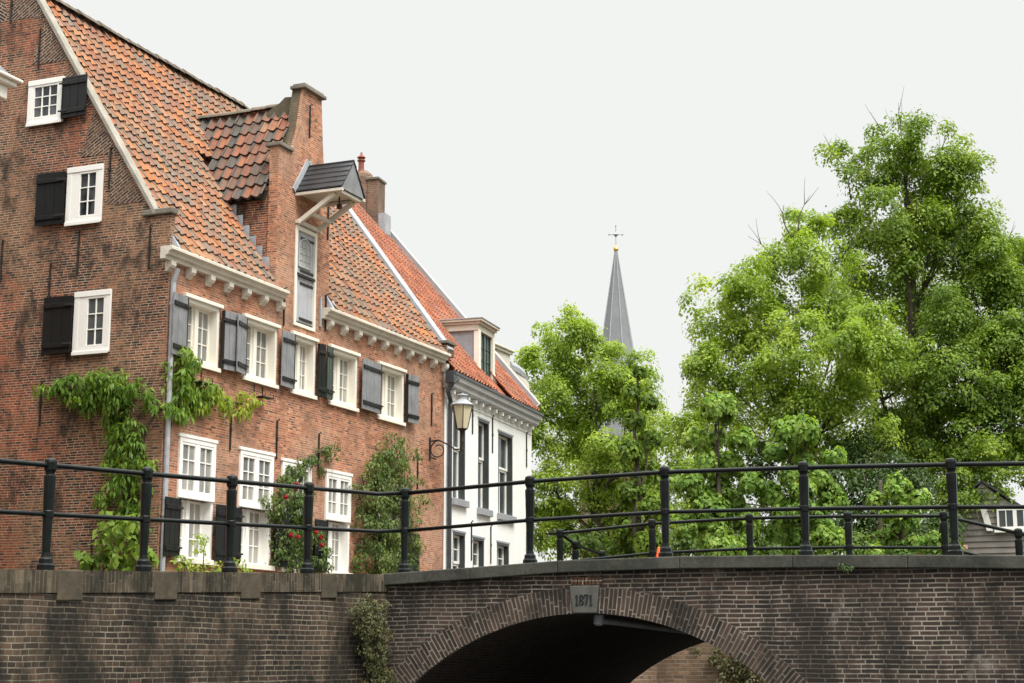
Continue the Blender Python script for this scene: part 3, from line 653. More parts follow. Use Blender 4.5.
# hoist canopy
cp = MB()
xo, xi, zr, ze, yr = -16.36, -17.495, 12.02, 11.32, 30.1
for k in range(5):                    # lapped slate courses on both slopes
    t0, t1 = k/5, (k+1)/5+.04
    for s in (-1, 1):
        y0, y1 = yr+s*.54*(1-t0), yr+s*.54*(1-t1); q0, q1 = ze+(zr-ze)*t0+.035, ze+(zr-ze)*t1
        cp.hexa([(xi,y0,q0-.03),(xo,y0,q0-.03),(xo,y1,q1-.03),(xi,y1,q1-.03),(xi,y0,q0),(xo,y0,q0),(xo,y1,q1),(xi,y1,q1)])
M['wetslate'] = rough_mat('black_slate', (.018,.02,.022), (.032,.035,.038), 3, .38, .4, .12, 30)
cpo = cp.build('hoist_canopy', M['wetslate'], house, label='small black slated canopy over the loading door')
m = MB(); m.prism([(yr-.5,ze-.02),(yr+.5,ze-.02),(yr,zr-.03)], 'x', xo-.06, xo-.02); m.build('canopy_front', M['slategrey'], cpo)
m = MB(); m.box(xi,xo,yr-.53,yr-.45,ze-.08,ze-.015); m.box(xi,xo,yr+.45,yr+.53,ze-.08,ze-.015); m.box(xo-.16,xo-.06,yr-.44,yr+.44,ze-.1,ze-.03)
m.beam((xi,yr-.40,10.66),(xo-.22,yr-.40,ze-.09),.09,.10); m.beam((xi,yr+.40,10.66),(xo-.22,yr+.40,ze-.09),.09,.10)
m.box(xi,xi+.1,yr-.5,yr+.5,10.64,10.72); m.box(xi+.3,xi+.38,yr-.38,yr+.38,10.80,10.88)
m.build('hoist_brace', M['cornice'], cpo, bevel=.006)
m = MB(); m.box(xi,xo-.1,yr-.44,yr+.44,ze-.005,ze+.01); m.build('canopy_soffit', M['cornice'], cpo)
m = MB()
for s in (-1,1): m.beam((xi+.012,yr+s*.6,ze+.02),(xi+.012,yr+s*.03,zr+.12),.03,.13,(0,-s*.7,.5))
m.build('canopy_flashing', M['lead'], cpo)
m = MB(); m.tube([(xo-.35,yr,ze-.06),(xo-.35,yr,ze-.22)],.02,6); m.lathe([(.05,ze-.32),(.06,ze-.27),(.05,ze-.22)],10,xo-.35,yr); m.build('pulley', M['iron'], cpo)
# zinc downpipe on the corner
m = MB(); px_, py_ = -17.42, 25.13
m.tube([(px_+.08,py_,8.66),(px_+.05,py_,8.55),(px_,py_,8.4),(px_,py_,2.4)], .05, 10)
for z in (8.0,5.9,4.1,3.0): m.lathe([(.06,z-.03),(.06,z+.03)],10,px_,py_)
m.build('downpipe', M['zincpipe'], house, smooth=False)
# wall lantern
ln = thing('wall_lantern', 'grey wall lantern on a scrolled iron bracket on the brick front', 'lantern', (-17.5, 36.3, 6.6))
m = MB(); y = 36.3; sc = []
for t in range(22):
    a = PI*.5+t*.33; r = .23*(1-t/40); sc.append((-17.26+r*math.cos(a)*1.0, y, 6.53+r*math.sin(a)))
m.tube(sc, .016, 6); m.tube([(-17.49,y,6.75),(-17.26,y,6.77),(-17.02,y,6.66),(-16.8,y,6.52),(-16.66,y,6.52),(-16.62,y,6.66)], .02, 6)
m.box(-17.497,-17.47,y-.03,y+.03,6.3,6.85); m.tube([(-17.48,y,6.35),(-17.3,y,6.3)], .014, 6)
m.build('bracket', M['iron'], ln)
m = MB(); m.lathe([(.03,6.45),(.045,6.5),(.04,6.62),(.05,6.7),(.035,6.8),(.045,6.9),(.08,6.97),(.14,7.005),(.13,7.02)],6,-16.62,y); m.build('stem', M['iron'], ln)
m = MB(); m.lathe([(.145,7.02),(.265,7.58)],6,-16.62,y); m.build('lamp_glass', M['lampglass'], ln, recalc=True)
m = MB()
for k in range(6):
    a = 2*PI*k/6; m.tube([(-16.62+.148*math.cos(a),y+.148*math.sin(a),7.02),(-16.62+.27*math.cos(a),y+.27*math.sin(a),7.58)],.012,5)
m.build('lamp_ribs', M['iron'], ln)
m = MB(); m.lathe([(.29,7.575),(.30,7.60),(.24,7.64),(.16,7.70),(.11,7.74),(.11,7.82),(.14,7.83),(.13,7.86),(.03,7.88),(.01,7.90)],12,-16.62,y); m.build('lamp_cap', M['lampmetal'], ln)
# small fittings
pl = MB(FF); n = 14; pc = onx(180,417,FX); poly = [(pc.y+.24*math.cos(2*PI*k/n), pc.z+.1*math.sin(2*PI*k/n)) for k in range(n)]
pl.add([(a,.02,z) for a, z in poly]+[(a,.06,z) for a, z in poly], [tuple(range(n)), tuple(range(n,2*n))]+[(i,(i+1)%n,n+(i+1)%n,n+i) for i in range(n)])
tag(pl.build('wall_plate', M['plate'], bevel=.008), 'small oval pale plate on the front wall under the wisteria', 'plate')
for a, z, lb in ((28.32,6.78,'iron flower-box bracket below the second upper window from the downpipe'),(26.1,6.74,'iron flower-box bracket below the upper window nearest the downpipe')):
    m = MB(FF)
    for q in (a-.16,a+.16): m.tube([(q,.01,z+.16),(q,.02,z-.1),(q,.26,z-.1),(q,.27,z-.02)],.012,5)
    m.tube([(a-.2,.25,z-.1),(a+.2,.25,z-.1)],.012,5); m.box(a-.2,a+.2,.03,.24,z-.098,z-.08)
    tag(m.build('flower_box_bracket', M['iron']), lb, 'bracket', 'iron brackets below the upper windows')

# ================================================================== WHITE HOUSE (own turned frame: x outward, y along its front)
wh = thing('white_house', 'white rendered canal house with orange roof and a tall zinc-cheeked dormer', 'house', (-17.5, 37.15, GZ), math.radians(5.5), local=True)
FW = lambda a, d, z: (d, a, z)
HO = [(.66,1.6,5.5,7.82),(2.66,3.58,5.42,7.8),(4.4,5.72,5.42,7.68)]; HOg = [(.68,1.63,2.9,4.66),(2.26,3.18,2.9,4.62),(4.3,5.38,2.9,4.62)]
m = MB(FW); grid_wall(m, [(0,7.6,2.1,8.3)], HO+HOg, .22)
m.box(0,7.6,-9.5,-9.3,2.1,8.3); m.add([(7.6,0,2.1),(7.6,-9.3,2.1),(7.6,-9.3,8.3),(7.6,-5.5,15.2),(7.6,0,8.9)],[(0,1,2,3,4)]); m.add([(0.02,0,2.1),(.02,-9.3,2.1),(.02,-9.3,8.3),(.02,-5.5,15.2),(.02,0,8.9)],[(0,1,2,3,4)])
m.build('wall', M['render'], wh)
for lst, rows, low in ((HO,(2,2),0),(HOg,(3,2),1)):
    for a0,a1,z0,z1 in lst:
        f = MB(FW); g = MB(FW); d = MB(FW)
        d.box(a0,a0+.05,-.24,.006,z0,z1); d.box(a1-.07,a1,-.24,.006,z0,z1); d.box(a0+.05,a1-.07,-.24,.006,z1-.06,z1)
        zm = z0+(z1-z0)*.56
        sash(f, g, a0+.05, a1-.07, z0, zm, -.2, 2, 2 if low else 1, .06, .03); sash(f, g, a0+.05, a1-.07, zm, z1-.06, -.17, 1+low, 1+low, .06, .03)
        wd = f.build('window', M['purewhite'], wh); g.build('pane', M['glassgrey'], wd, recalc=False); d.build('window_surround', M['surround'], wd)
        s = MB(FW); s.box(a0-.1,a1+.1,-.02,.10,z0-.18,z0-.003); s.build('sill', M['zinc'], wd, bevel=.01)
        s = MB(FW); s.box(a0-.05,a1+.05,.003,.02,z1+.002,z1+.05); s.build('window_head', M['lampmetal'], wd)
for a, z in ((2.15,7.8),(3.85,7.5),(7.05,7.45),(2.1,4.5),(3.72,4.5),(7.05,4.6)):
    anchor(wh, FW, a, z, 1.0)
m = MB(FW); pr = [(.004,8.2),(.18,8.215),(.22,8.26),(.22,8.36),(.30,8.40),(.33,8.52),(.31,8.54),(.004,8.56)]; n = len(pr)
m.add([(-.12,d,z) for d, z in pr]+[(7.62,d,z) for d, z in pr], [tuple(range(n)), tuple(range(n,2*n))]+[(i,(i+1)%n,n+(i+1)%n,n+i) for i in range(n)])
co = m.build('cornice', M['fascia'], wh)
m = MB(FW); m.box(-.2,7.68,.28,.36,8.515,8.585); m.build('gutter', M['slate'], co)
for k in range(13):
    q = MB(FW); a = .3+k*.58; q.box(a,a+.11,.004,.15,8.10,8.197); q.box(a+.015,a+.095,.004,.09,8.05,8.098); q.build('bracket_block', M['purewhite'], co)
m = MB(FW); m.box(0,7.6,.003,.02,7.97,8.02); m.build('frieze_moulding', M['purewhite'], co)
m = MB(FW); m.tube([(.0,.34,8.42),(-.22,.28,8.28),(-.2,.16,8.1),(.2,.09,7.9),(.2,.08,7.4),(.2,.08,2.4)], .06, 8); m.box(-.28,-.14,.12,.34,8.3,8.6); m.build('downpipe', M['slate'], wh)
Sw = lambda u, v: Vector((.22-5.75*v, -.05+7.6*u, 8.66+6.75*v))
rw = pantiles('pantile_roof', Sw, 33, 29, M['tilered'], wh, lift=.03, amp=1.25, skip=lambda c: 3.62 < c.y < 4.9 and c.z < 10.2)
m = MB(); m.add([(.2,0,8.6),(.2,7.6,8.6),(-5.5,7.6,15.3),(-5.5,0,15.3)],[(0,1,2,3)]); m.add([(-9.5,0,8.4),(-9.5,7.6,8.4),(-5.5,7.6,15.3),(-5.5,0,15.3)],[(0,1,2,3)]); m.build('roof_boarding', M['tilered'], rw, recalc=False)
ridge_row('ridge_tiles', (-5.52,0,15.4), (-5.52,7.7,15.4), 20, .15, M['tilered'], rw)
m = MB(); m.beam((.2,7.68,8.84),(-5.5,7.68,15.55),.28,.14,(1,0,.9)); m.build('verge_coping', M['zinc'], wh, bevel=.01)
m = MB(); m.beam((.22,7.58,8.83),(-5.45,7.58,15.5),.07,.17,(1,0,.9)); m.build('verge_board', M['purewhite'], wh)
# dormer
dm = MB(); dm.prism([(-.42,8.9),(-.42,10.45),(-1.95,10.45)], 'y', 3.6, 3.68)
do = dm.build('dormer', M['zinc'], wh)
dm = MB(); dm.prism([(-.42,8.9),(-.42,10.45),(-1.95,10.45)], 'y', 4.85, 4.93); dm.build('dormer_cheek', M['zinc'], do)
m = MB(); m.box(-.44,-.28,3.56,3.72,8.75,10.4); m.box(-.44,-.28,4.81,4.97,8.75,10.4); m.prism([(-.30,8.8),(-.16,8.8),(-.18,9.0),(-.28,9.4)], 'y', 3.57, 3.66); m.prism([(-.30,8.8),(-.16,8.8),(-.18,9.0),(-.28,9.4)], 'y', 4.87, 4.96); m.build('dormer_post', M['white'], do, bevel=.008)
m = MB(); m.box(-2.2,-.3,3.54,4.99,10.38,10.55); m.box(-2.25,-.24,3.5,5.02,10.552,10.62); m.box(-2.3,-.17,3.45,5.06,10.622,10.69); m.build('dormer_cornice', M['cornice'], do, bevel=.01)
m = MB(); m.box(-2.3,-.15,3.43,5.08,10.692,10.715); m.build('dormer_lead_roof', M['lead'], do)
f = MB(FW); g = MB(FW); sash(f, g, 3.72, 4.265, 8.85, 10.4, -.4, 2, 4, .05, .025); sash(f, g, 4.265, 4.81, 8.85, 10.4, -.4, 2, 4, .05, .025)
wd = f.build('dormer_window', M['greenpaint'], do); g.build('pane', M['glassgreen'], wd, recalc=False)
# chimney
m = MB(); m.box(-5.08,-4.73,6.95,7.55,14.3,16.02); co = m.build('chimney', M['chimney'], wh)
m = MB(); m.box(-5.13,-4.69,6.9,7.6,16.022,16.10); m.build('chimney_cap', M['stone'], co, bevel=.015)
m = MB(); m.box(-4.725,-4.5,7.0,7.5,14.0,14.95); m.build('chimney_flashing', M['lead'], co)
ch2 = MB(); ch2.box(-5.5,-5.1,6.95,7.55,14.3,16.15); ch2.lathe([(.3,16.15),(.26,16.3),(.12,16.42)],8,-5.32,7.25,PI/8); c2 = ch2.build('chimney', M['chimney'], wh)
m = MB(); m.lathe([(.11,16.35),(.09,16.5),(.09,16.72),(.13,16.75),(.13,16.78),(.07,16.81),(.14,16.86),(.04,16.96),(.02,17.04)],10,-5.42,7.25); m.build('chimney_pot', M['pot'], c2)

# ================================================================== GROUND AND WATER
def sheet(name, poly, z, mat):
    m = MB(); m.add([(x,y,z) for x, y in poly], [tuple(range(len(poly)))]); return tag(m.build(name, mat, recalc=False), kind='structure')
sheet('ground', [(-400,-30),(-14.95,-30),(-9.55,18.0),(-9.4,18.4),(-9.4,29.15),(400,29.15),(400,800),(-400,800)], 2.28, M['earth'])
sheet('street', [(-17.4,-20),(-13.9,-20),(-9.75,18.3),(-9.6,24.8),(-9.7,29),(-9.9,120),(-17.4,120)], 2.30, M['street'])
sheet('canal_water', [(-420,-60),(420,-60),(420,800),(-420,800)], .12, M['water'])
m = MB(); m.box(-1.5,40,-25,2.5,-.5,.32); tag(m.build('landing', M['stone']), kind='structure')
m = MB(); m.box(8.02,300,18.3,24.7,-.5,2.32); tag(m.build('bank', M['earth']), kind='structure')

# ================================================================== BRIDGE
ZC = [(-9.39,2.575),(-8.1,2.635),(-7.0,2.69),(-6.4,2.705),(-5.4,2.705),(-3.67,2.68),(-1.83,2.63),(1,2.53),(4,2.42),(8,2.32)]
def zc(x):
    for (a, za), (b, zb) in zip(ZC, ZC[1:]):
        if x <= b: return za+(zb-za)*(x-a)/(b-a)
    return ZC[-1][1]
CX, CZ, R0, R1 = -6.77, -1.29, 3.37, 3.665
BX, BZ = -6.35, -1.46                                # the rear arch sits a little lower and to the right
br = thing('arch_bridge', 'dark brick arch bridge dated 1871 with worn stone coping', 'bridge', (CX, 18.3, .1))
xs = sorted(set([-9.36]+[round(CX+R0*math.sin(math.radians(a)), 4) for a in range(-66, 67, 3)]+[-9.2,-3.4,-3,-2,-1,0,1,2.5,4,6,8]))
def arch(x, cx, cz): 
    q = R0**2-(x-cx)**2; return max(-.6, cz+math.sqrt(q)) if q > 0 else -.6
m = MB(); m2 = MB()
for a, b in zip(xs, xs[1:]):
    m.add([(a,18.25,arch(a,CX,CZ)),(b,18.25,arch(b,CX,CZ)),(b,18.25,zc(b)-.135),(a,18.25,zc(a)-.135)], [(0,1,2,3)])
    m2.add([(a,24.75,arch(a,BX,BZ)),(b,24.75,arch(b,BX,BZ)),(b,24.75,zc(b)-.135),(a,24.75,zc(a)-.135)], [(0,1,2,3)])
m.build('spandrel_wall', M['bridge'], br, recalc=False); m2.build('rear_spandrel_wall', M['bridge'], br, recalc=False)
m = MB(); A_ = [math.radians(a) for a in range(-64, 65, 4)]
for a, b in zip(A_, A_[1:]):
    P = [(CX+R0*math.sin(t), 18.25, CZ+R0*math.cos(t)) for t in (a, b)]; Q = [(BX+R0*math.sin(t), 24.75, BZ+R0*math.cos(t)) for t in (b, a)]
    m.add(P+Q, [(0,1,2,3)], [[(0,a*R0),(0,b*R0),(6.5,b*R0),(6.5,a*R0)]])
m.build('vault', M['barrel'], br, recalc=False, smooth=True)
m = MB(); A_ = [math.radians(a/2) for a in range(-132, 133, 4)]
for a, b in zip(A_, A_[1:]):
    y0 = 18.215
    def pt(r, t, y): return (CX+r*math.sin(t), y, CZ+r*math.cos(t))
    s0, s1 = a*3.5, b*3.5
    m.add([pt(R0-.004,a,y0),pt(R0-.004,b,y0),pt(R1,b,y0),pt(R1,a,y0)], [(0,1,2,3)], [[(0,s0),(0,s1),(R1-R0,s1),(R1-R0,s0)]])
    m.add([pt(R0-.004,a,y0),pt(R0-.004,b,y0),pt(R0-.004,b,18.55),pt(R0-.004,a,18.55)], [(0,1,2,3)], [[(0,s0),(0,s1),(.3,s1),(.3,s0)]])
    m.add([pt(R1,a,y0),pt(R1,b,y0),pt(R1,b,18.3),pt(R1,a,18.3)], [(0,1,2,3)], [[(0,s0),(0,s1),(.1,s1),(.1,s0)]])
m.build('arch_ring', M['arch'], br, recalc=False)
m = MB(); x = -9.42
while x < 7.9:
    ln_ = random.uniform(1.1, 1.5); e = min(7.98, x+ln_-.0025); k = random.uniform(-.002, .002)
    m.hexa([(x,18.165+k,zc(x)-.14),(e,18.165+k,zc(e)-.14),(e,18.78,zc(e)-.14),(x,18.78,zc(x)-.14),(x,18.165+k,zc(x)+k),(e,18.165+k,zc(e)+k),(e,18.78,zc(e)),(x,18.78,zc(x))]); x += ln_
m.build('coping', M['coping'], br, bevel=.012)
m = MB(); 
for a, b in zip(xs, xs[1:]): m.hexa([(a,24.3,zc(a)-.14),(b,24.3,zc(b)-.14),(b,24.95,zc(b)-.14),(a,24.95,zc(a)-.14),(a,24.3,zc(a)-.05),(b,24.3,zc(b)-.05),(b,24.95,zc(b)-.05),(a,24.95,zc(a)-.05)])
m.build('rear_coping', M['coping'], br)
m = MB()
for a, b in zip(xs, xs[1:]): m.add([(a,18.78,zc(a)-.1),(b,18.78,zc(b)-.1),(b,24.3,zc(b)-.1),(a,24.3,zc(a)-.1)], [(0,1,2,3)])
m.add([(-9.36,18.78,2.475),(-9.36,24.3,2.475),(-16,24.3,2.31),(-16,18.78,2.31)],[(0,1,2,3)])
m.build('road_surface', M['street'], br, recalc=False)
m = MB(); m.hexa([(-6.905,18.2,2.075),(-6.615,18.2,2.075),(-6.615,18.5,2.075),(-6.905,18.5,2.075),(-6.95,18.2,2.395),(-6.58,18.2,2.395),(-6.58,18.5,2.395),(-6.95,18.5,2.395)])
ks = m.build('keystone', M['keystone'], br, bevel=.012, label='grey keystone cut with the year 1871')
# the year, drawn as strokes
DG = {'1': [[(-.25,.78),(.02,1),(.02,0)],[(-.28,0),(.3,0)]], '8': [[(0,.52),(-.3,.66),(-.3,.88),(0,1),(.3,.88),(.3,.66),(0,.52),(-.36,.38),(-.36,.12),(0,0),(.36,.12),(.36,.38),(0,.52)]], '7': [[(-.34,.8),(-.34,1),(.34,1),(.1,.5),(-.05,0)]]}
m = MB(); h = .112; cx = -6.765
for i, ch in enumerate('1871'):
    x0 = cx+(i-1.5)*.058
    for st in DG[ch]: m.tube([(x0+q[0]*.056, 18.198, 2.175+q[1]*h) for q in st], .011, 5)
m.build('year_number', M['digits'], ks)
m = MB()
for k in range(9): m.box(-6.94+k*.044,-6.94+k*.044+.034,18.235,18.3,2.405,2.49)
m.build('soldier_bricks', M['gable_dark'], br)
# pipe under the vault
pp = MB(); pp.tube([(-6.75,18.66,2.0),(-6.7,19.2,1.985),(-6.33,22.4,1.86),(-6.2,24.6,1.8)], .035, 8); pp.lathe([(.03,1.94),(.065,1.96),(.06,2.06),(.05,2.07)],10,-6.75,18.66)
tag(pp.build('drain_pipe', M['zincpipe'], smooth=False), 'grey drain pipe slung under the bridge vault', 'pipe')

# ================================================================== QUAY WALLS
TH = math.atan2(.113, .9936)
qw = thing('quay_wall', 'mossy dark brick quay wall left of the bridge, below the street railing', 'wall', (-9.36, 18.2, .1), -TH, local=True)
zt = lambda e: 2.572+.0345*e
ES = [-5.52,-4.17,-2.8,-1.39]
m = MB(); m.add([(0,-40,-.6),(0,.06,-.6),(0,.06,zt(0)-.21),(0,-40,zt(-40)-.21)],[(0,1,2,3)]); m.add([(-.45,-40,-.6),(-.45,.06,-.6),(-.45,.06,zt(0)-.21),(-.45,-40,zt(-40)-.21)],[(0,1,2,3)])
m.build('brick_wall', M['quay'], qw, recalc=False)
caps = [(e+.0, e+.33) for e in [-12.4,-11.0,-9.63,-8.26,-6.89]+ES[:3]]+[(-1.33,-1.03)]
m = MB(); edges = [-40]+[q for c in caps for q in c]+[.06]
for a, b in zip(edges[::2], edges[1::2]):
    h = .21
    m.add([(.018,a,zt(a)-h),(.018,b,zt(b)-h),(.018,b,zt(b)),(.018,a,zt(a)),(-.45,b,zt(b)),(-.45,a,zt(a)),(0,a,zt(a)-h),(0,b,zt(b)-h)], [(0,1,2,3),(3,2,4,5),(0,1,7,6)],
          [[(.02,a),(.02,b),(.02+h,b),(.02+h,a)],[(.02,a),(.02,b),(.4,b),(.4,a)],[(0,a),(0,b),(.02,b),(.02,a)]])
m.build('soldier_coping', M['soldier'], qw, recalc=False)
for a, b in caps:
    m = MB(); m.hexa([(-.44,a-.002,zt(a)-.285),(.021,a-.002,zt(a)-.285),(.021,b+.002,zt(b)-.285),(-.44,b+.002,zt(b)-.285),(-.44,a-.002,zt(a)+.003),(.021,a-.002,zt(a)+.003),(.021,b+.002,zt(b)+.003),(-.44,b+.002,zt(b)+.003)])
    m.build('capstone', M['capstone'], qw, bevel=.012)
fw_ = thing('rear_quay_wall', 'sunlit brown brick quay wall seen through the bridge arch', 'wall', (-4, 29.1, .1))
m = MB(); m.box(-9.4,40,29.05,29.45,-.6,2.2); m.box(-9.8,-9.4,24.78,29.45,-.6,2.25); m.build('brick_wall', M['farwall'], fw_)
m = MB(); m.box(-9.4,40,29.0,29.5,2.203,2.32); m.box(-9.85,-9.35,24.96,29.5,2.253,2.36); m.build('coping', M['coping'], fw_, bevel=.015)

# ================================================================== RAILINGS
pm = MB(); pm.lathe([(.088,0),(.088,.05),(.072,.062),(.068,.105),(.05,.125),(.041,.165),(.043,.22),(.059,.85),(.059,.893),(.046,.9),(.046,.922),(.05,.928),(.061,.95),(.064,1.02),(.056,1.046),(.034,1.06),(.008,1.066)], 8, 0, 0, PI/8)
pm.lathe([(.05,.49),(.056,.5),(.056,.555),(.05,.565)], 8, 0, 0, PI/8)
PROTO = [None]
def railing(name, label, pts, runs, sc=1.0, group=None):
    # pts: post feet; runs: lists of foot points the two rails pass over
    t = thing(name, label, 'railing', tuple(pts[0]), group=group)
    for p in pts:
        if PROTO[0] is None: o = pm.build('post', M['rail'], t, bevel=.004); PROTO[0] = o
        else:
            o = PROTO[0].copy(); COL.objects.link(o); o.parent = t
        o.location = Vector(p)-Vector(pts[0]); o.scale = (sc, sc, sc)
    for run in runs:
        for h, r in ((.992, .026), (.527, .023)):
            m = MB(); m.tube([(p[0],p[1],p[2]+h*sc) for p in run], r*sc, 8); m.build('rail', M['rail'], t, smooth=True)
    return t
ev, nv = Vector((.113,.9936,0)), Vector((.9936,-.113,0))
qp = lambda e: Vector((-9.36,18.2,0))+nv*-.16+ev*e+Vector((0,0,zt(e)+.002))
railing('quay_railing', 'dark green iron railing along the quay wall before the brick house', [qp(e) for e in [-12.4,-11.0,-9.63,-8.26,-6.89]+ES],
        [[qp(-12.4)]+[qp(e) for e in ES]+[qp(.04),(-9.21,18.42,2.59)]])
nb = [(-9.21,2.588),(-7.53,2.675),(-5.83,2.71),(-4.19,2.696),(-2.56,2.655),(-.93,2.605),(.7,2.54),(2.3,2.48)]
nb = [Vector((x,18.42,zc(x)+.003)) for x, z in nb]
railing('bridge_railing', 'dark green iron railing with six tall posts on the near bridge coping', nb, [nb])
fb = [Vector((x,24.9,z-1.066)) for x, z in ((-9.66,3.6),(-8.1,3.71),(-6.53,3.745),(-5.01,3.725),(-3.6,3.685))]
pr_ = ony(1018,528,24.9); e1 = Vector((pr_.x, 24.9, pr_.z-1.066)); e2 = e1+Vector((1.5,0,-.35))
railing('bridge_railing', 'dark green iron railing on the rear side of the bridge, half hidden by its coping', fb+[e1, e2], [[fb[0]-Vector((.18,0,0))]+fb+[e1, e2]])
ds = [Vector((-9.66,25.6,3.46-1.066)), Vector((-9.66,26.9,3.37-1.066)), Vector((-9.66,28.4,3.2-1.066))]
railing('quay_railing', 'short iron railing dropping away from the rear corner of the bridge', ds, [[fb[0]+Vector((0,.03,0))]+ds])

# traffic cone
c = MB(); c.lathe([(.13,2.66),(.11,2.72),(.02,3.2),(.01,3.215)], 14, -7.74, 24.1); t = thing('traffic_cone', 'orange traffic cone standing on the bridge by the rear railing', 'cone', (-7.83,24.1,2.56))
c.build('cone_body', M['orangeplastic'], t, smooth=False); c = MB(); c.box(-7.92,-7.56,23.92,24.28,2.59,2.66); c.build('base', M['orangeplastic'], t, bevel=.02)

# ================================================================== OTHER BUILDINGS
ch = thing('corner_house', 'neighbouring house whose white cornice end juts in at the upper left edge', 'house', (-21,14,GZ))
m = MB(); m.box(-27,-17.75,4,20.2,2.1,10.45); m.build('wall', M['facade'], ch)
m = MB(); m.box(-27,-17.46,4,20.36,10.44,10.66); m.box(-27,-17.36,4,20.46,10.662,10.74); m.box(-27,-17.29,4,20.53,10.742,10.80); m.build('cornice', M['white'], ch, bevel=.02)
m = MB(); m.prism([(-27,10.81),(-17.35,10.81),(-22,15)], 'y', 4, 20.3); m.build('roof', M['slate'], ch)
h3 = thing('gabled_house', 'pale house with a curved neck gable just beyond the white house', 'house', (-22,47.5,GZ))
yc = 47.5; hp = [(2.8,2.1),(2.8,9.95),(2.65,10.0),(2.6,10.45),(2.2,10.6),(1.5,10.68),(1.0,10.75),(.95,11.15)]
poly = [(yc+a,z) for a, z in hp]+[(yc-a,z) for a, z in hp[::-1]]
m = MB(); m.prism(poly, 'x', -20.9, -20.5); m.box(-28,-20.9,44.8,50.25,2.1,9.6); m.prism([(44.8,9.6),(50.25,9.6),(47.5,11.0)],'x',-28,-20.9); m.build('wall', M['stone'] if 0 else M['cornice'], h3)
m = MB(); m.box(-20.95,-20.43,yc-1.02,yc+1.05,11.152,11.24); m.box(-21,-20.38,yc-1.1,yc+1.15,11.242,11.31); m.build('gable_cornice', M['cornice'], h3, bevel=.02)
m = MB(); m.tube([(-20.7,yc+1.1,10.82),(-20.7,yc+1.6,10.78),(-20.7,yc+2.2,10.7),(-20.7,yc+2.66,10.52)], [.22,.26,.24,.16], 10); m.box(-20.95,-20.38,yc+2.3,yc+2.95,9.97,10.1); m.build('shoulder_scroll', M['zincpipe'], h3)
m = MB(); m.box(-20.49,-20.45,yc-.6,yc+.6,7.0,8.6); wd = m.build('window', M['purewhite'], h3); m = MB(); m.box(-20.448,-20.44,yc-.5,yc+.5,7.1,8.5); m.build('pane', M['glassgrey'], wd)
# dark boarded house on the right
bh = thing('boarded_house', 'grey-brown weatherboarded house with white window frames behind the trees', 'house', (-5.5,47.5,2.3))
Y = 46.0; apx = ony(982,482,Y); rt = ony(1024,509,Y); slp = (rt.z-apx.z)/(rt.x-apx.x)
xr = apx.x+2.6; xl = apx.x-2.6; ev_z = apx.z+slp*2.6
m = MB(); z = 2.2
while z < apx.z-.02:
    z1 = min(z+.16, apx.z-.01); q = lambda zz: max(.02, min(2.45, (apx.z-zz)/-slp-.1))
    a, b = q(z), q(z1)
    m.hexa([(apx.x-a,Y-.05,z),(apx.x+a,Y-.05,z),(apx.x+a,Y+.2,z),(apx.x-a,Y+.2,z),(apx.x-b,Y-.02,z1),(apx.x+b,Y-.02,z1),(apx.x+b,Y+.2,z1),(apx.x-b,Y+.2,z1)]); z += .16
m.box(apx.x-2.45,apx.x+2.45,Y+.2,Y+7,2.2,ev_z); m.build('wall', M['cladding'], bh)
m = MB()
for s in (-1,1): m.beam((apx.x,Y+3.5,apx.z+.03),(apx.x+s*2.75,Y+3.5,apx.z+slp*2.75+.03),7.2,.05,(-s*slp,0,1))
m.build('roof', M['slate'], bh)
wl, wr, wt, wb = ony(997,510,Y).x, apx.x+2.2, ony(1000,509,Y).z, ony(1000,529,Y).z
m = MB(); FB = lambda a, d, z: (a, Y-.06-d, z); m = MB(FB); g = MB(FB); n = 4; wdt = (wr-wl)/n
m.box(wl-.08,wr+.08,0,.08,wb-.1,wb); m.box(wl-.06,wr+.06,0,.06,wt,wt+.06)
for k in range(n): sash(m, g, wl+k*wdt, wl+(k+1)*wdt, wb, wt, .01, 2, 1, .05, .025)
wd = m.build('window', M['purewhite'], bh); g.build('pane', M['glassgrey'], wd, recalc=False)
m = MB(FB); m.hexa([(wl-.28,.0,wb-.05),(wl-.12,.0,wb-.05),(wl-.12,.06,wb-.05),(wl-.28,.06,wb-.05),(wl-.42,.0,wt),(wl-.26,.0,wt),(wl-.26,.06,wt),(wl-.42,.06,wt)]); m.build('window_trim', M['purewhite'], bh)
# low brick shed
p0, p1 = ony(916,546,38), ony(950,556,38)
M['pinktile'] = rough_mat('faded_pink_tiles', (.46,.25,.19), (.38,.2,.15), 4, .85)
sh = thing('brick_shed', 'low shed with a faded pink roof behind the bridge, under the right-hand trees', 'shed', ((p0.x+p1.x)/2,38.6,2.3))
m = MB(); m.box(p0.x,p1.x+.1,38,39.4,2.2,p0.z-.12); m.build('wall', M['facade'], sh)
m = MB(); m.hexa([(p0.x-.1,37.9,p0.z-.118),(p1.x+.2,37.9,p0.z-.118),(p1.x+.2,39.5,p0.z-.0),(p0.x-.1,39.5,p0.z-.0),(p0.x-.1,37.9,p0.z-.03),(p1.x+.2,37.9,p0.z-.03),(p1.x+.2,39.5,p0.z+.09),(p0.x-.1,39.5,p0.z+.09)]); m.build('roof', M['pinktile'], sh)
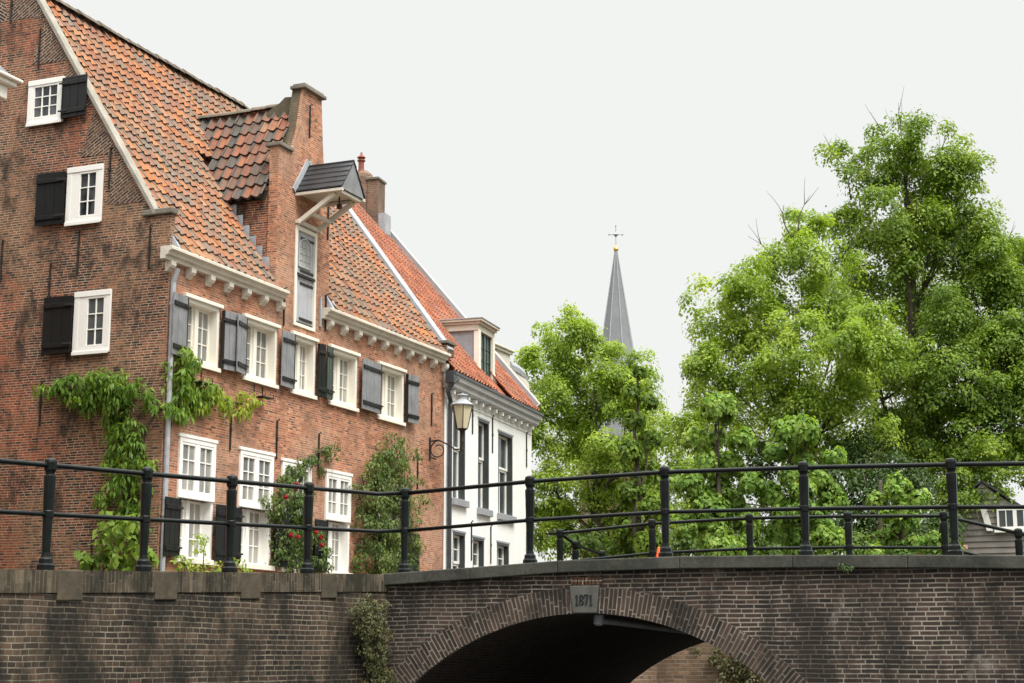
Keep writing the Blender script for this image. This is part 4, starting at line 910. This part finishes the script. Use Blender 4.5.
# church spire
D = 142; tip = at(616,250,D); sp_ = thing('church_tower', 'tall slate church spire with a cross, standing beyond the trees', 'tower', (tip.x, tip.y, 2.3))
px1 = D/1680.; zb = tip.z-18; r1 = 18.6*px1*1.8/1.0
m = MB(); n = 8; ph = PI/8+.25
m.lathe([(r1*1.08,zb),(r1*.97,zb+.9),(.10,tip.z-.1)], n, tip.x, tip.y, ph); so_ = m.build('spire', M['spire'], sp_)
for k in range(n):
    a = 2*PI*k/n+ph; m = MB(); m.tube([(tip.x+r1*.975*math.cos(a),tip.y+r1*.975*math.sin(a),zb+.9),(tip.x+.11*math.cos(a),tip.y+.11*math.sin(a),tip.z-.1)],[.075,.04],5); m.build('lead_hip', M['zinc'], so_)
m = MB(); m.box(tip.x-r1*.93,tip.x+r1*.93,tip.y-r1*.95,tip.y+r1*.95,2.2,zb); m.build('tower_shaft', M['chimney'], sp_)
m = MB(); m.lathe([(.05,tip.z-.3),(.18,tip.z-.1),(.24,tip.z+.1),(.17,tip.z+.3),(.05,tip.z+.42)],10,tip.x,tip.y); m.build('gilt_ball', M['gilt'], sp_)
m = MB(); m.tube([(tip.x,tip.y,tip.z),(tip.x,tip.y,tip.z+2.25)],.035,6); m.tube([(tip.x-.62*.92,tip.y-.62*.39,tip.z+1.4),(tip.x+.62*.92,tip.y+.62*.39,tip.z+1.4)],.035,6)
for dx, dz in ((-.6,1.4),(.6,1.4),(0,2.2)): m.lathe([(.02,tip.z+dz-.1),(.08,tip.z+dz),(.02,tip.z+dz+.13)],6,tip.x+dx*.92,tip.y+dx*.39)
m.lathe([(.05,tip.z+1.2),(.24,tip.z+1.4),(.05,tip.z+1.6)],8,tip.x,tip.y)
m.build('cross', M['zinc'], sp_)

# ================================================================== TREES
def lob(lst, D, dj=1.2):
    out = []
    for q in lst:
        px, py, rp = q[:3]; dd = q[3] if len(q) > 3 else random.uniform(-dj, dj)
        out.append((at(px, py, D+dd), rp*(D+dd)/1680.))
    return out
def ground_at(px, D): p = at(px, 600, D); return (p.x, p.y, 2.28)
B_L = lob([(908,150,30),(880,182,40),(932,178,40),(965,165,22),(845,150,12),(892,225,55),(945,235,55),(850,225,30),(985,270,42),(860,280,45),(920,300,70,2),(972,320,60,-1),(1015,300,40),(1020,365,50),(940,380,75,-2),(880,370,60,-1),(1000,420,55,-2),(960,450,45,-2.5),(1020,450,40,-2),(915,440,50,-1.5),(1060,330,60),(1070,430,60),(985,478,24,-3),(930,205,45),(1000,340,45,-2),(965,488,17,-3.5),(985,494,12,-3.5),(945,500,20,-3),(1003,492,9,-3.5),(1020,400,40,-2.5),(1022,330,36,-2),(900,420,50,2),(870,450,40,2),(930,460,40,2),(1018,470,14,-3),(875,128,7),(899,118,6),(918,120,7),(948,128,8),(962,140,7),(858,158,8),(826,150,5),(838,146,5),(845,165,6),(975,185,9),(990,222,9),(985,240,30),(1000,275,34),(1022,250,18),(868,150,8)], 48)
tree('lime_tree', 'tallest green tree with bare twigs at its top, right of the canal', 'tree', ground_at(905,48), at(905,135,48), B_L, 34, .40, 74, .095, M['lf_mid'], r0=.26, limbs=12,
     twigs=[(at(890,165,48),at(870,112,48)),(at(903,150,48),at(899,102,48)),(at(905,150,48),at(918,112,48)),(at(960,200,48),at(968,175,48)),(at(975,250,48),at(990,215,48)),(at(1000,250,48),at(1016,225,48)),(at(850,200,48),at(820,142,48)),(at(935,160,48),at(945,125,48))], tone0=.4, inner=.3, lo=.6, bottom=-.7, ragged=6, up=.95)
A_L = lob([(800,228,26),(770,262,34),(822,262,36),(738,290,36),(790,300,48),(712,325,34),(840,310,46),(755,340,52),(800,360,55,-2),(860,350,42,-3),(700,360,24),(728,385,40),(780,410,52,-1.5),(845,400,48,-2),(705,405,26),(740,430,40),(880,330,30,-3),(830,440,40,0),(690,430,20)], 44)
tree('lime_tree', 'broad yellow-green tree left of and before the tallest tree', 'tree', ground_at(800,44), at(795,310,44), A_L, 37, .36, 74, .09, M['lf_bright'], r0=.2, limbs=10,
     twigs=[(at(778,275,44),at(748,236,44)),(at(800,250,44),at(811,195,44)),(at(790,235,44),at(784,205,44))], tone0=.4, inner=.3, lo=.6, bottom=-.7, ragged=6, up=.95)
C_L = lob([(572,322,18),(556,345,24),(585,340,20),(600,352,22),(533,362,20),(560,380,34),(612,372,28),(640,378,22),(590,405,40),(545,412,32),(640,410,36),(535,440,26),(575,445,42),(625,455,44),(662,440,26),(550,485,38),(600,495,45),(655,490,36),(690,470,26),(560,530,40),(610,540,40),(660,540,36),(540,515,24),(525,400,12),(640,395,30),(700,520,30)], 60)
tree('maple_tree', 'light yellow-green tree in front of the church spire', 'tree', ground_at(595,60), at(590,350,60), C_L, 31, .42, 66, .11, M['lf_bright'], r0=.2, limbs=10, tone0=.5, inner=.3, lo=.6, bottom=-.7, ragged=6, up=.95)
PL = dict(R=.13, per=26, leaf=.095, mat=M['lf_lime'], tone0=.52, width=.8, inner=.12, lo=.8, droop=.9, bottom=-.6, up=.55, ragged=2, limbs=7)
def pollard(label, px, lst, D, **kw):
    a = dict(PL); a.update(kw); ll = lob(lst, D, .35); top = at(px, lst[0][1], D)
    return tree('pollard_lime', label, 'tree', ground_at(px, D), top, ll, 400, a.pop('R'), a.pop('per'), a.pop('leaf'), a.pop('mat'), r0=.085, group='clipped young trees behind the bridge', **a)
pollard('slim dark leafy young tree with a visible straight stem', 640, [(640,370,8),(632,392,12),(650,400,11),(634,420,14),(650,438,14),(630,452,16),(646,472,17),(632,492,19),(654,508,19),(630,528,22),(650,546,22)], 33, mat=M['lf_mid'], tone0=.3)
pollard('tall knobbly clipped tree, the one with the highest rounded head of the row', 716, [(718,408,23),(695,440,17),(743,441,18),(718,466,24),(688,484,18),(750,482,18),(712,512,24),(748,520,20),(686,526,18),(722,548,22),(752,552,16),(716,436,11),(706,462,14),(733,462,14),(718,490,18),(704,502,16),(732,502,16),(716,532,20),(738,546,18)], 31)
pollard('clipped tree with a broad leafy head between two tall railing posts', 803, [(800,432,25),(776,452,14),(834,456,14),(806,470,15),(772,494,17),(832,498,18),(800,508,20),(778,532,18),(826,536,20),(802,552,18),(802,456,10),(790,474,14),(820,478,14),(802,490,16),(786,514,16),(816,520,18),(800,536,16)], 31)
pollard('small low clipped tree with two tiers of leaves', 900, [(898,487,17),(878,500,12),(920,499,14),(900,510,13),(890,538,15),(916,542,14),(934,538,9),(876,550,10),(900,524,12),(886,514,9),(912,516,9),(902,550,12)], 31)
D_L = lob([(872,495,36),(945,525,26),(845,520,30),(905,530,36),(868,545,30),(935,548,24),(760,545,34),(790,500,32,2),(720,500,34,2),(860,455,34,2),(900,475,36,1),(830,480,30,1),(690,530,26,1),(760,460,26,3)], 40)
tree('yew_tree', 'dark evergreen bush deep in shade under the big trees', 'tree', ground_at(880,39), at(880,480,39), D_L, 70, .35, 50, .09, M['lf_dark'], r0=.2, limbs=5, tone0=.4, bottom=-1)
H_ = lob([(x, 548+random.uniform(-4,4), 17) for x in range(575,960,22)], 34, .4)
t = thing('hedge', 'leafy hedge along the rear quay, just above the bridge coping', 'hedge', ground_at(760,34))
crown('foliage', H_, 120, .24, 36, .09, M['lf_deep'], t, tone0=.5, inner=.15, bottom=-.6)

# ================================================================== CLIMBERS AND SMALL PLANTS
def wall_patch(pix, dens, depth, Rw, per, leaf, mat, parent, name, F, nrm, width, tone0=.5, droop=.9):
    # pix: (px, py, radius in px, scale metres per px); sprays spread over patches of the wall
    cs = []; ax = []; tn = []
    for px, py, rp in pix:
        p = F(px, py); r = rp*p[1]/1680.*1.05; n = max(3, int(dens*r*r))
        p = p[0]
        U_ = Vector((0,0,1)).cross(nrm)
        lt = random.gauss(0, .08)
        for _ in range(n):
            q = math.sqrt(random.random())*r; a = random.uniform(0, 2*PI)
            cs.append(p+U_*(q*math.cos(a))+Vector((0,0,1))*(q*math.sin(a))+nrm*random.uniform(.05, depth*(1-.6*(q/r)**2)+.06)); ax.append(nrm*.8+Vector((0,0,.7))+Vector((random.gauss(0,.3),random.gauss(0,.3),0))); tn.append(tone0+lt+random.gauss(0,.1))
    P, Nn, T, s, wd, t = sprays([tuple(c) for c in cs], [tuple(a) for a in ax], Rw, per, droop, leaf, width, np.array(tn))
    T = T*.5+np.array([0,0,-1.0])
    return leaves_mesh(name, P, Nn, T, s, width, t, mat, parent)
NX, NY = Vector((1,0,0)), Vector((0,-1,0))
Fg = lambda px, py: (ony(px, py, GY), 27.); Ff = lambda px, py: (onx(px, py, FX), 31.)
wi = thing('wisteria', 'bright green wisteria trained round the house corner by the downpipe', 'climber', (-18.3,24.95,2.4))
G1 = [(48,392,7),(58,386,9),(70,388,11),(82,385,12),(95,392,15),(88,405,12),(104,378,12),(112,392,16),(124,405,14),(130,385,13),(142,392,12),(150,400,9),(122,420,13),(132,432,13),(122,445,12),(138,452,12),(118,462,10),(132,470,12),(125,488,12),(138,490,10),(112,500,9),(130,512,11),(148,466,6),(145,512,7),(152,470,5),(140,530,8)]
wall_patch(G1, 190, .45, .16, 24, .125, M['lf_wist'], wi, 'foliage', Fg, NY, .33, .5)
G2 = [(173,354,8),(180,368,12),(186,384,14),(174,390,12),(178,406,11),(167,412,7),(194,400,12),(160,405,6),(204,392,10),(170,372,8)]
wall_patch(G2, 190, .4, .16, 24, .125, M['lf_wist'], wi, 'foliage', Ff, NX, .33, .6)
G3 = [(200,392,9),(206,400,10),(196,410,8),(212,396,7),(224,406,8),(234,408,9),(244,404,7),(240,398,5),(222,400,5)]
wall_patch(G3, 190, .35, .15, 22, .12, M['lf_yel'], wi, 'young_foliage', Ff, NX, .33, .6)
m = MB()
def stem(pts, F, nrm, r): m.tube([F(*p)[0]+nrm*.05 for p in pts], r, 6)
stem([(138,560),(134,520),(136,480),(130,440),(128,410),(110,395),(80,390),(52,392)], Fg, NY, .025); stem([(136,500),(142,460),(146,430),(158,410)], Fg, NY, .02); stem([(164,440),(172,415),(190,405),(215,400),(240,404)], Ff, NX, .02)
m.build('stem', M['bark'], wi, smooth=True)
bs = thing('hydrangea_bush', 'large-leaved bush at the foot of the gable below the wisteria', 'bush', (-18.5,24.6,2.4))
wall_patch([(112,540,14),(128,530,13),(140,545,13),(102,555,12),(120,560,16),(142,565,14),(96,566,8),(118,522,8),(135,520,9),(150,556,6)], 130, .45, .18, 11, .15, M['lf_mid'], bs, 'foliage', lambda x, y: (ony(x,y,24.75),27.), NY, .72, .42, .5)
m = MB(); [m.tube([(-18.5+.2*k,24.6,2.3),(-18.6+.3*k,24.6,3.6)],.02,5) for k in (-1,0,1)]; m.build('stem', M['bark'], bs)
ro = thing('rose_bush', 'climbing rose with deep red blooms between the lower windows', 'climber', (-17.2,29.6,2.4))
wall_patch([(324,447,4),(318,450,4),(308,456,6),(298,462,8),(290,472,9),(282,482,9),(276,496,11),(290,500,12),(300,492,7),(270,512,11),(286,520,14),(300,515,10),(276,535,14),(294,540,14),(306,535,10),(284,558,14),(300,560,12),(318,548,8),(270,556,8),(315,560,10),(262,498,5),(326,456,3),(318,470,3)], 330, .45, .13, 26, .07, M['lf_rose'], ro, 'foliage', Ff, NX, .62, .5)
for px, py in ((297,484),(296,489),(291,535),(298,537),(316,532),(321,537),(322,545),(312,528),(286,497),(307,530)):
    c = onx(px, py, FX+.42); P = []; Nn = []; T = []
    for k in range(26):
        dv = Vector((random.gauss(0,1),random.gauss(0,1),random.gauss(0,1))).normalized(); P.append(tuple(c+dv*.04)); Nn.append(tuple(dv+Vector((0,0,.3)))); T.append((random.gauss(0,1),random.gauss(0,1),1))
    leaves_mesh('bloom', P, Nn, T, np.full(26,.06), .9, np.full(26,.5), M['red'], ro)
m = MB(); stem([(292,575),(288,540),(284,500),(292,470),(312,455),(326,448)], Ff, NX, .02); stem([(300,575),(305,545),(318,535)], Ff, NX, .015); m.build('stem', M['bark'], ro, smooth=True)
sb = thing('shrub_climber', 'tall dark green shrub climbing the front wall near its right end', 'climber', (-17.2,34,2.4))
wall_patch([(385,438,5),(392,446,8),(380,452,10),(398,458,8),(368,462,10),(386,468,14),(356,470,8),(372,482,14),(398,480,10),(352,488,8),(388,498,16),(362,502,14),(405,505,8),(372,522,16),(394,522,14),(355,522,9),(380,542,18),(398,545,12),(360,545,12),(372,562,16),(394,562,12),(352,560,8),(414,500,5),(408,478,5)], 330, .65, .16, 28, .075, M['lf_rose'], sb, 'foliage', Ff, NX, .6, .62)
m = MB(); stem([(376,575),(378,540),(384,500),(388,450)], Ff, NX, .03); stem([(378,560),(366,510),(360,475)], Ff, NX, .02); m.build('stem', M['bark'], sb, smooth=True)
for i, (px, py, h, lb) in enumerate(((184,562,1.05,'leafy weed at the wall foot beside the zinc downpipe'),(203,553,1.25,'pale green tall weed in front of the first lower window'),(222,566,1.0,'small weed below the first black lower shutter'),(242,566,.95,'low weed in front of the second lower window'))):
    b = onx(px, py, -17.0); t = thing('weed', lb, 'plant', (b.x,b.y,2.3), group='weeds along the front wall')
    cs = [b+Vector((random.uniform(-.15,.15),random.uniform(-.2,.2),random.uniform(-.35,.12 if i != 1 else .3))) for _ in range(9)]
    P, Nn, T, s, wd, tt = sprays([tuple(c) for c in cs], [(.5,-.2,.8)]*9, .15, 16, .6, .085, .6, np.full(9,.7)); leaves_mesh('foliage', P, Nn, T, s, .55, tt, M['lf_mid'], t)
    m = MB(); m.tube([(b.x,b.y,2.3),(b.x+.02,b.y,b.z+.1)], .01, 5); m.build('stem', M['bark'], t)
# creeper on the quay wall
iv = thing('ivy_patch', 'dry olive ivy hanging on the quay wall beside the bridge', 'climber', (-9.5,17.9,.8))
Fq = lambda px, py: (onx(px, py, -9.36+.1137*((qp(0).y-18.2)-.25)), 19.)
nq = nv.copy()
wall_patch([(352,606,8),(362,604,9),(372,608,9),(356,620,12),(368,624,12),(376,634,7),(360,636,11),(370,646,11),(358,650,8),(366,662,12),(376,668,10),(368,680,12),(380,682,9),(345,612,4),(362,690,10)], 1100, .22, .06, 18, .032, M['lf_dry'], iv, 'foliage', Fq, nq, .75, .55)
m = MB(); m.tube([Fq(366,690)[0]+nq*.04,Fq(362,650)[0]+nq*.04,Fq(362,606)[0]+nq*.04], .012, 5); m.build('stem', M['bark'], iv)
iv2 = thing('ivy_patch', 'brownish ivy on the wall seen through the right half of the arch', 'climber', (-7.6,28.95,.8))
wall_patch([(725,655,14),(740,662,16),(755,670,16),(745,680,16),(730,672,10),(765,685,14),(715,652,7),(700,648,6),(728,688,12)], 260, .2, .09, 14, .05, M['lf_dry'], iv2, 'foliage', lambda x, y: (ony(x,y,29.03),30.), NY, .8, .6)
m = MB(); m.tube([ony(745,690,29.0),ony(740,655,29.0)], .015, 5); m.build('stem', M['bark'], iv2)
# tufts on the coping
for px, lb in ((845,'small fern growing from the joint under the coping'),(700,'tiny moss tuft on the coping top'),(775,'tiny grass tuft on the bridge coping by a post'),(908,'little weed at the rear edge of the coping')):
    y = 18.17 if px == 845 else 18.3; b = ony(px, 567 if px == 845 else 556, y); t = thing('coping_weed', lb, 'plant', tuple(b), group='weeds on the bridge coping')
    k = 14 if px == 845 else 6; cs = [b+Vector((random.uniform(-.07,.07),-.02 if px == 845 else random.uniform(-.05,.05),random.uniform(-.03,.04))) for _ in range(k)]
    P, Nn, T, s, wd, tt = sprays([tuple(c) for c in cs], [(0,-.6,.8)]*k, .035, 5, .5, .04, .4, np.full(k,.4)); leaves_mesh('foliage', P, Nn, T, s, .4, tt, M['lf_rose'], t)
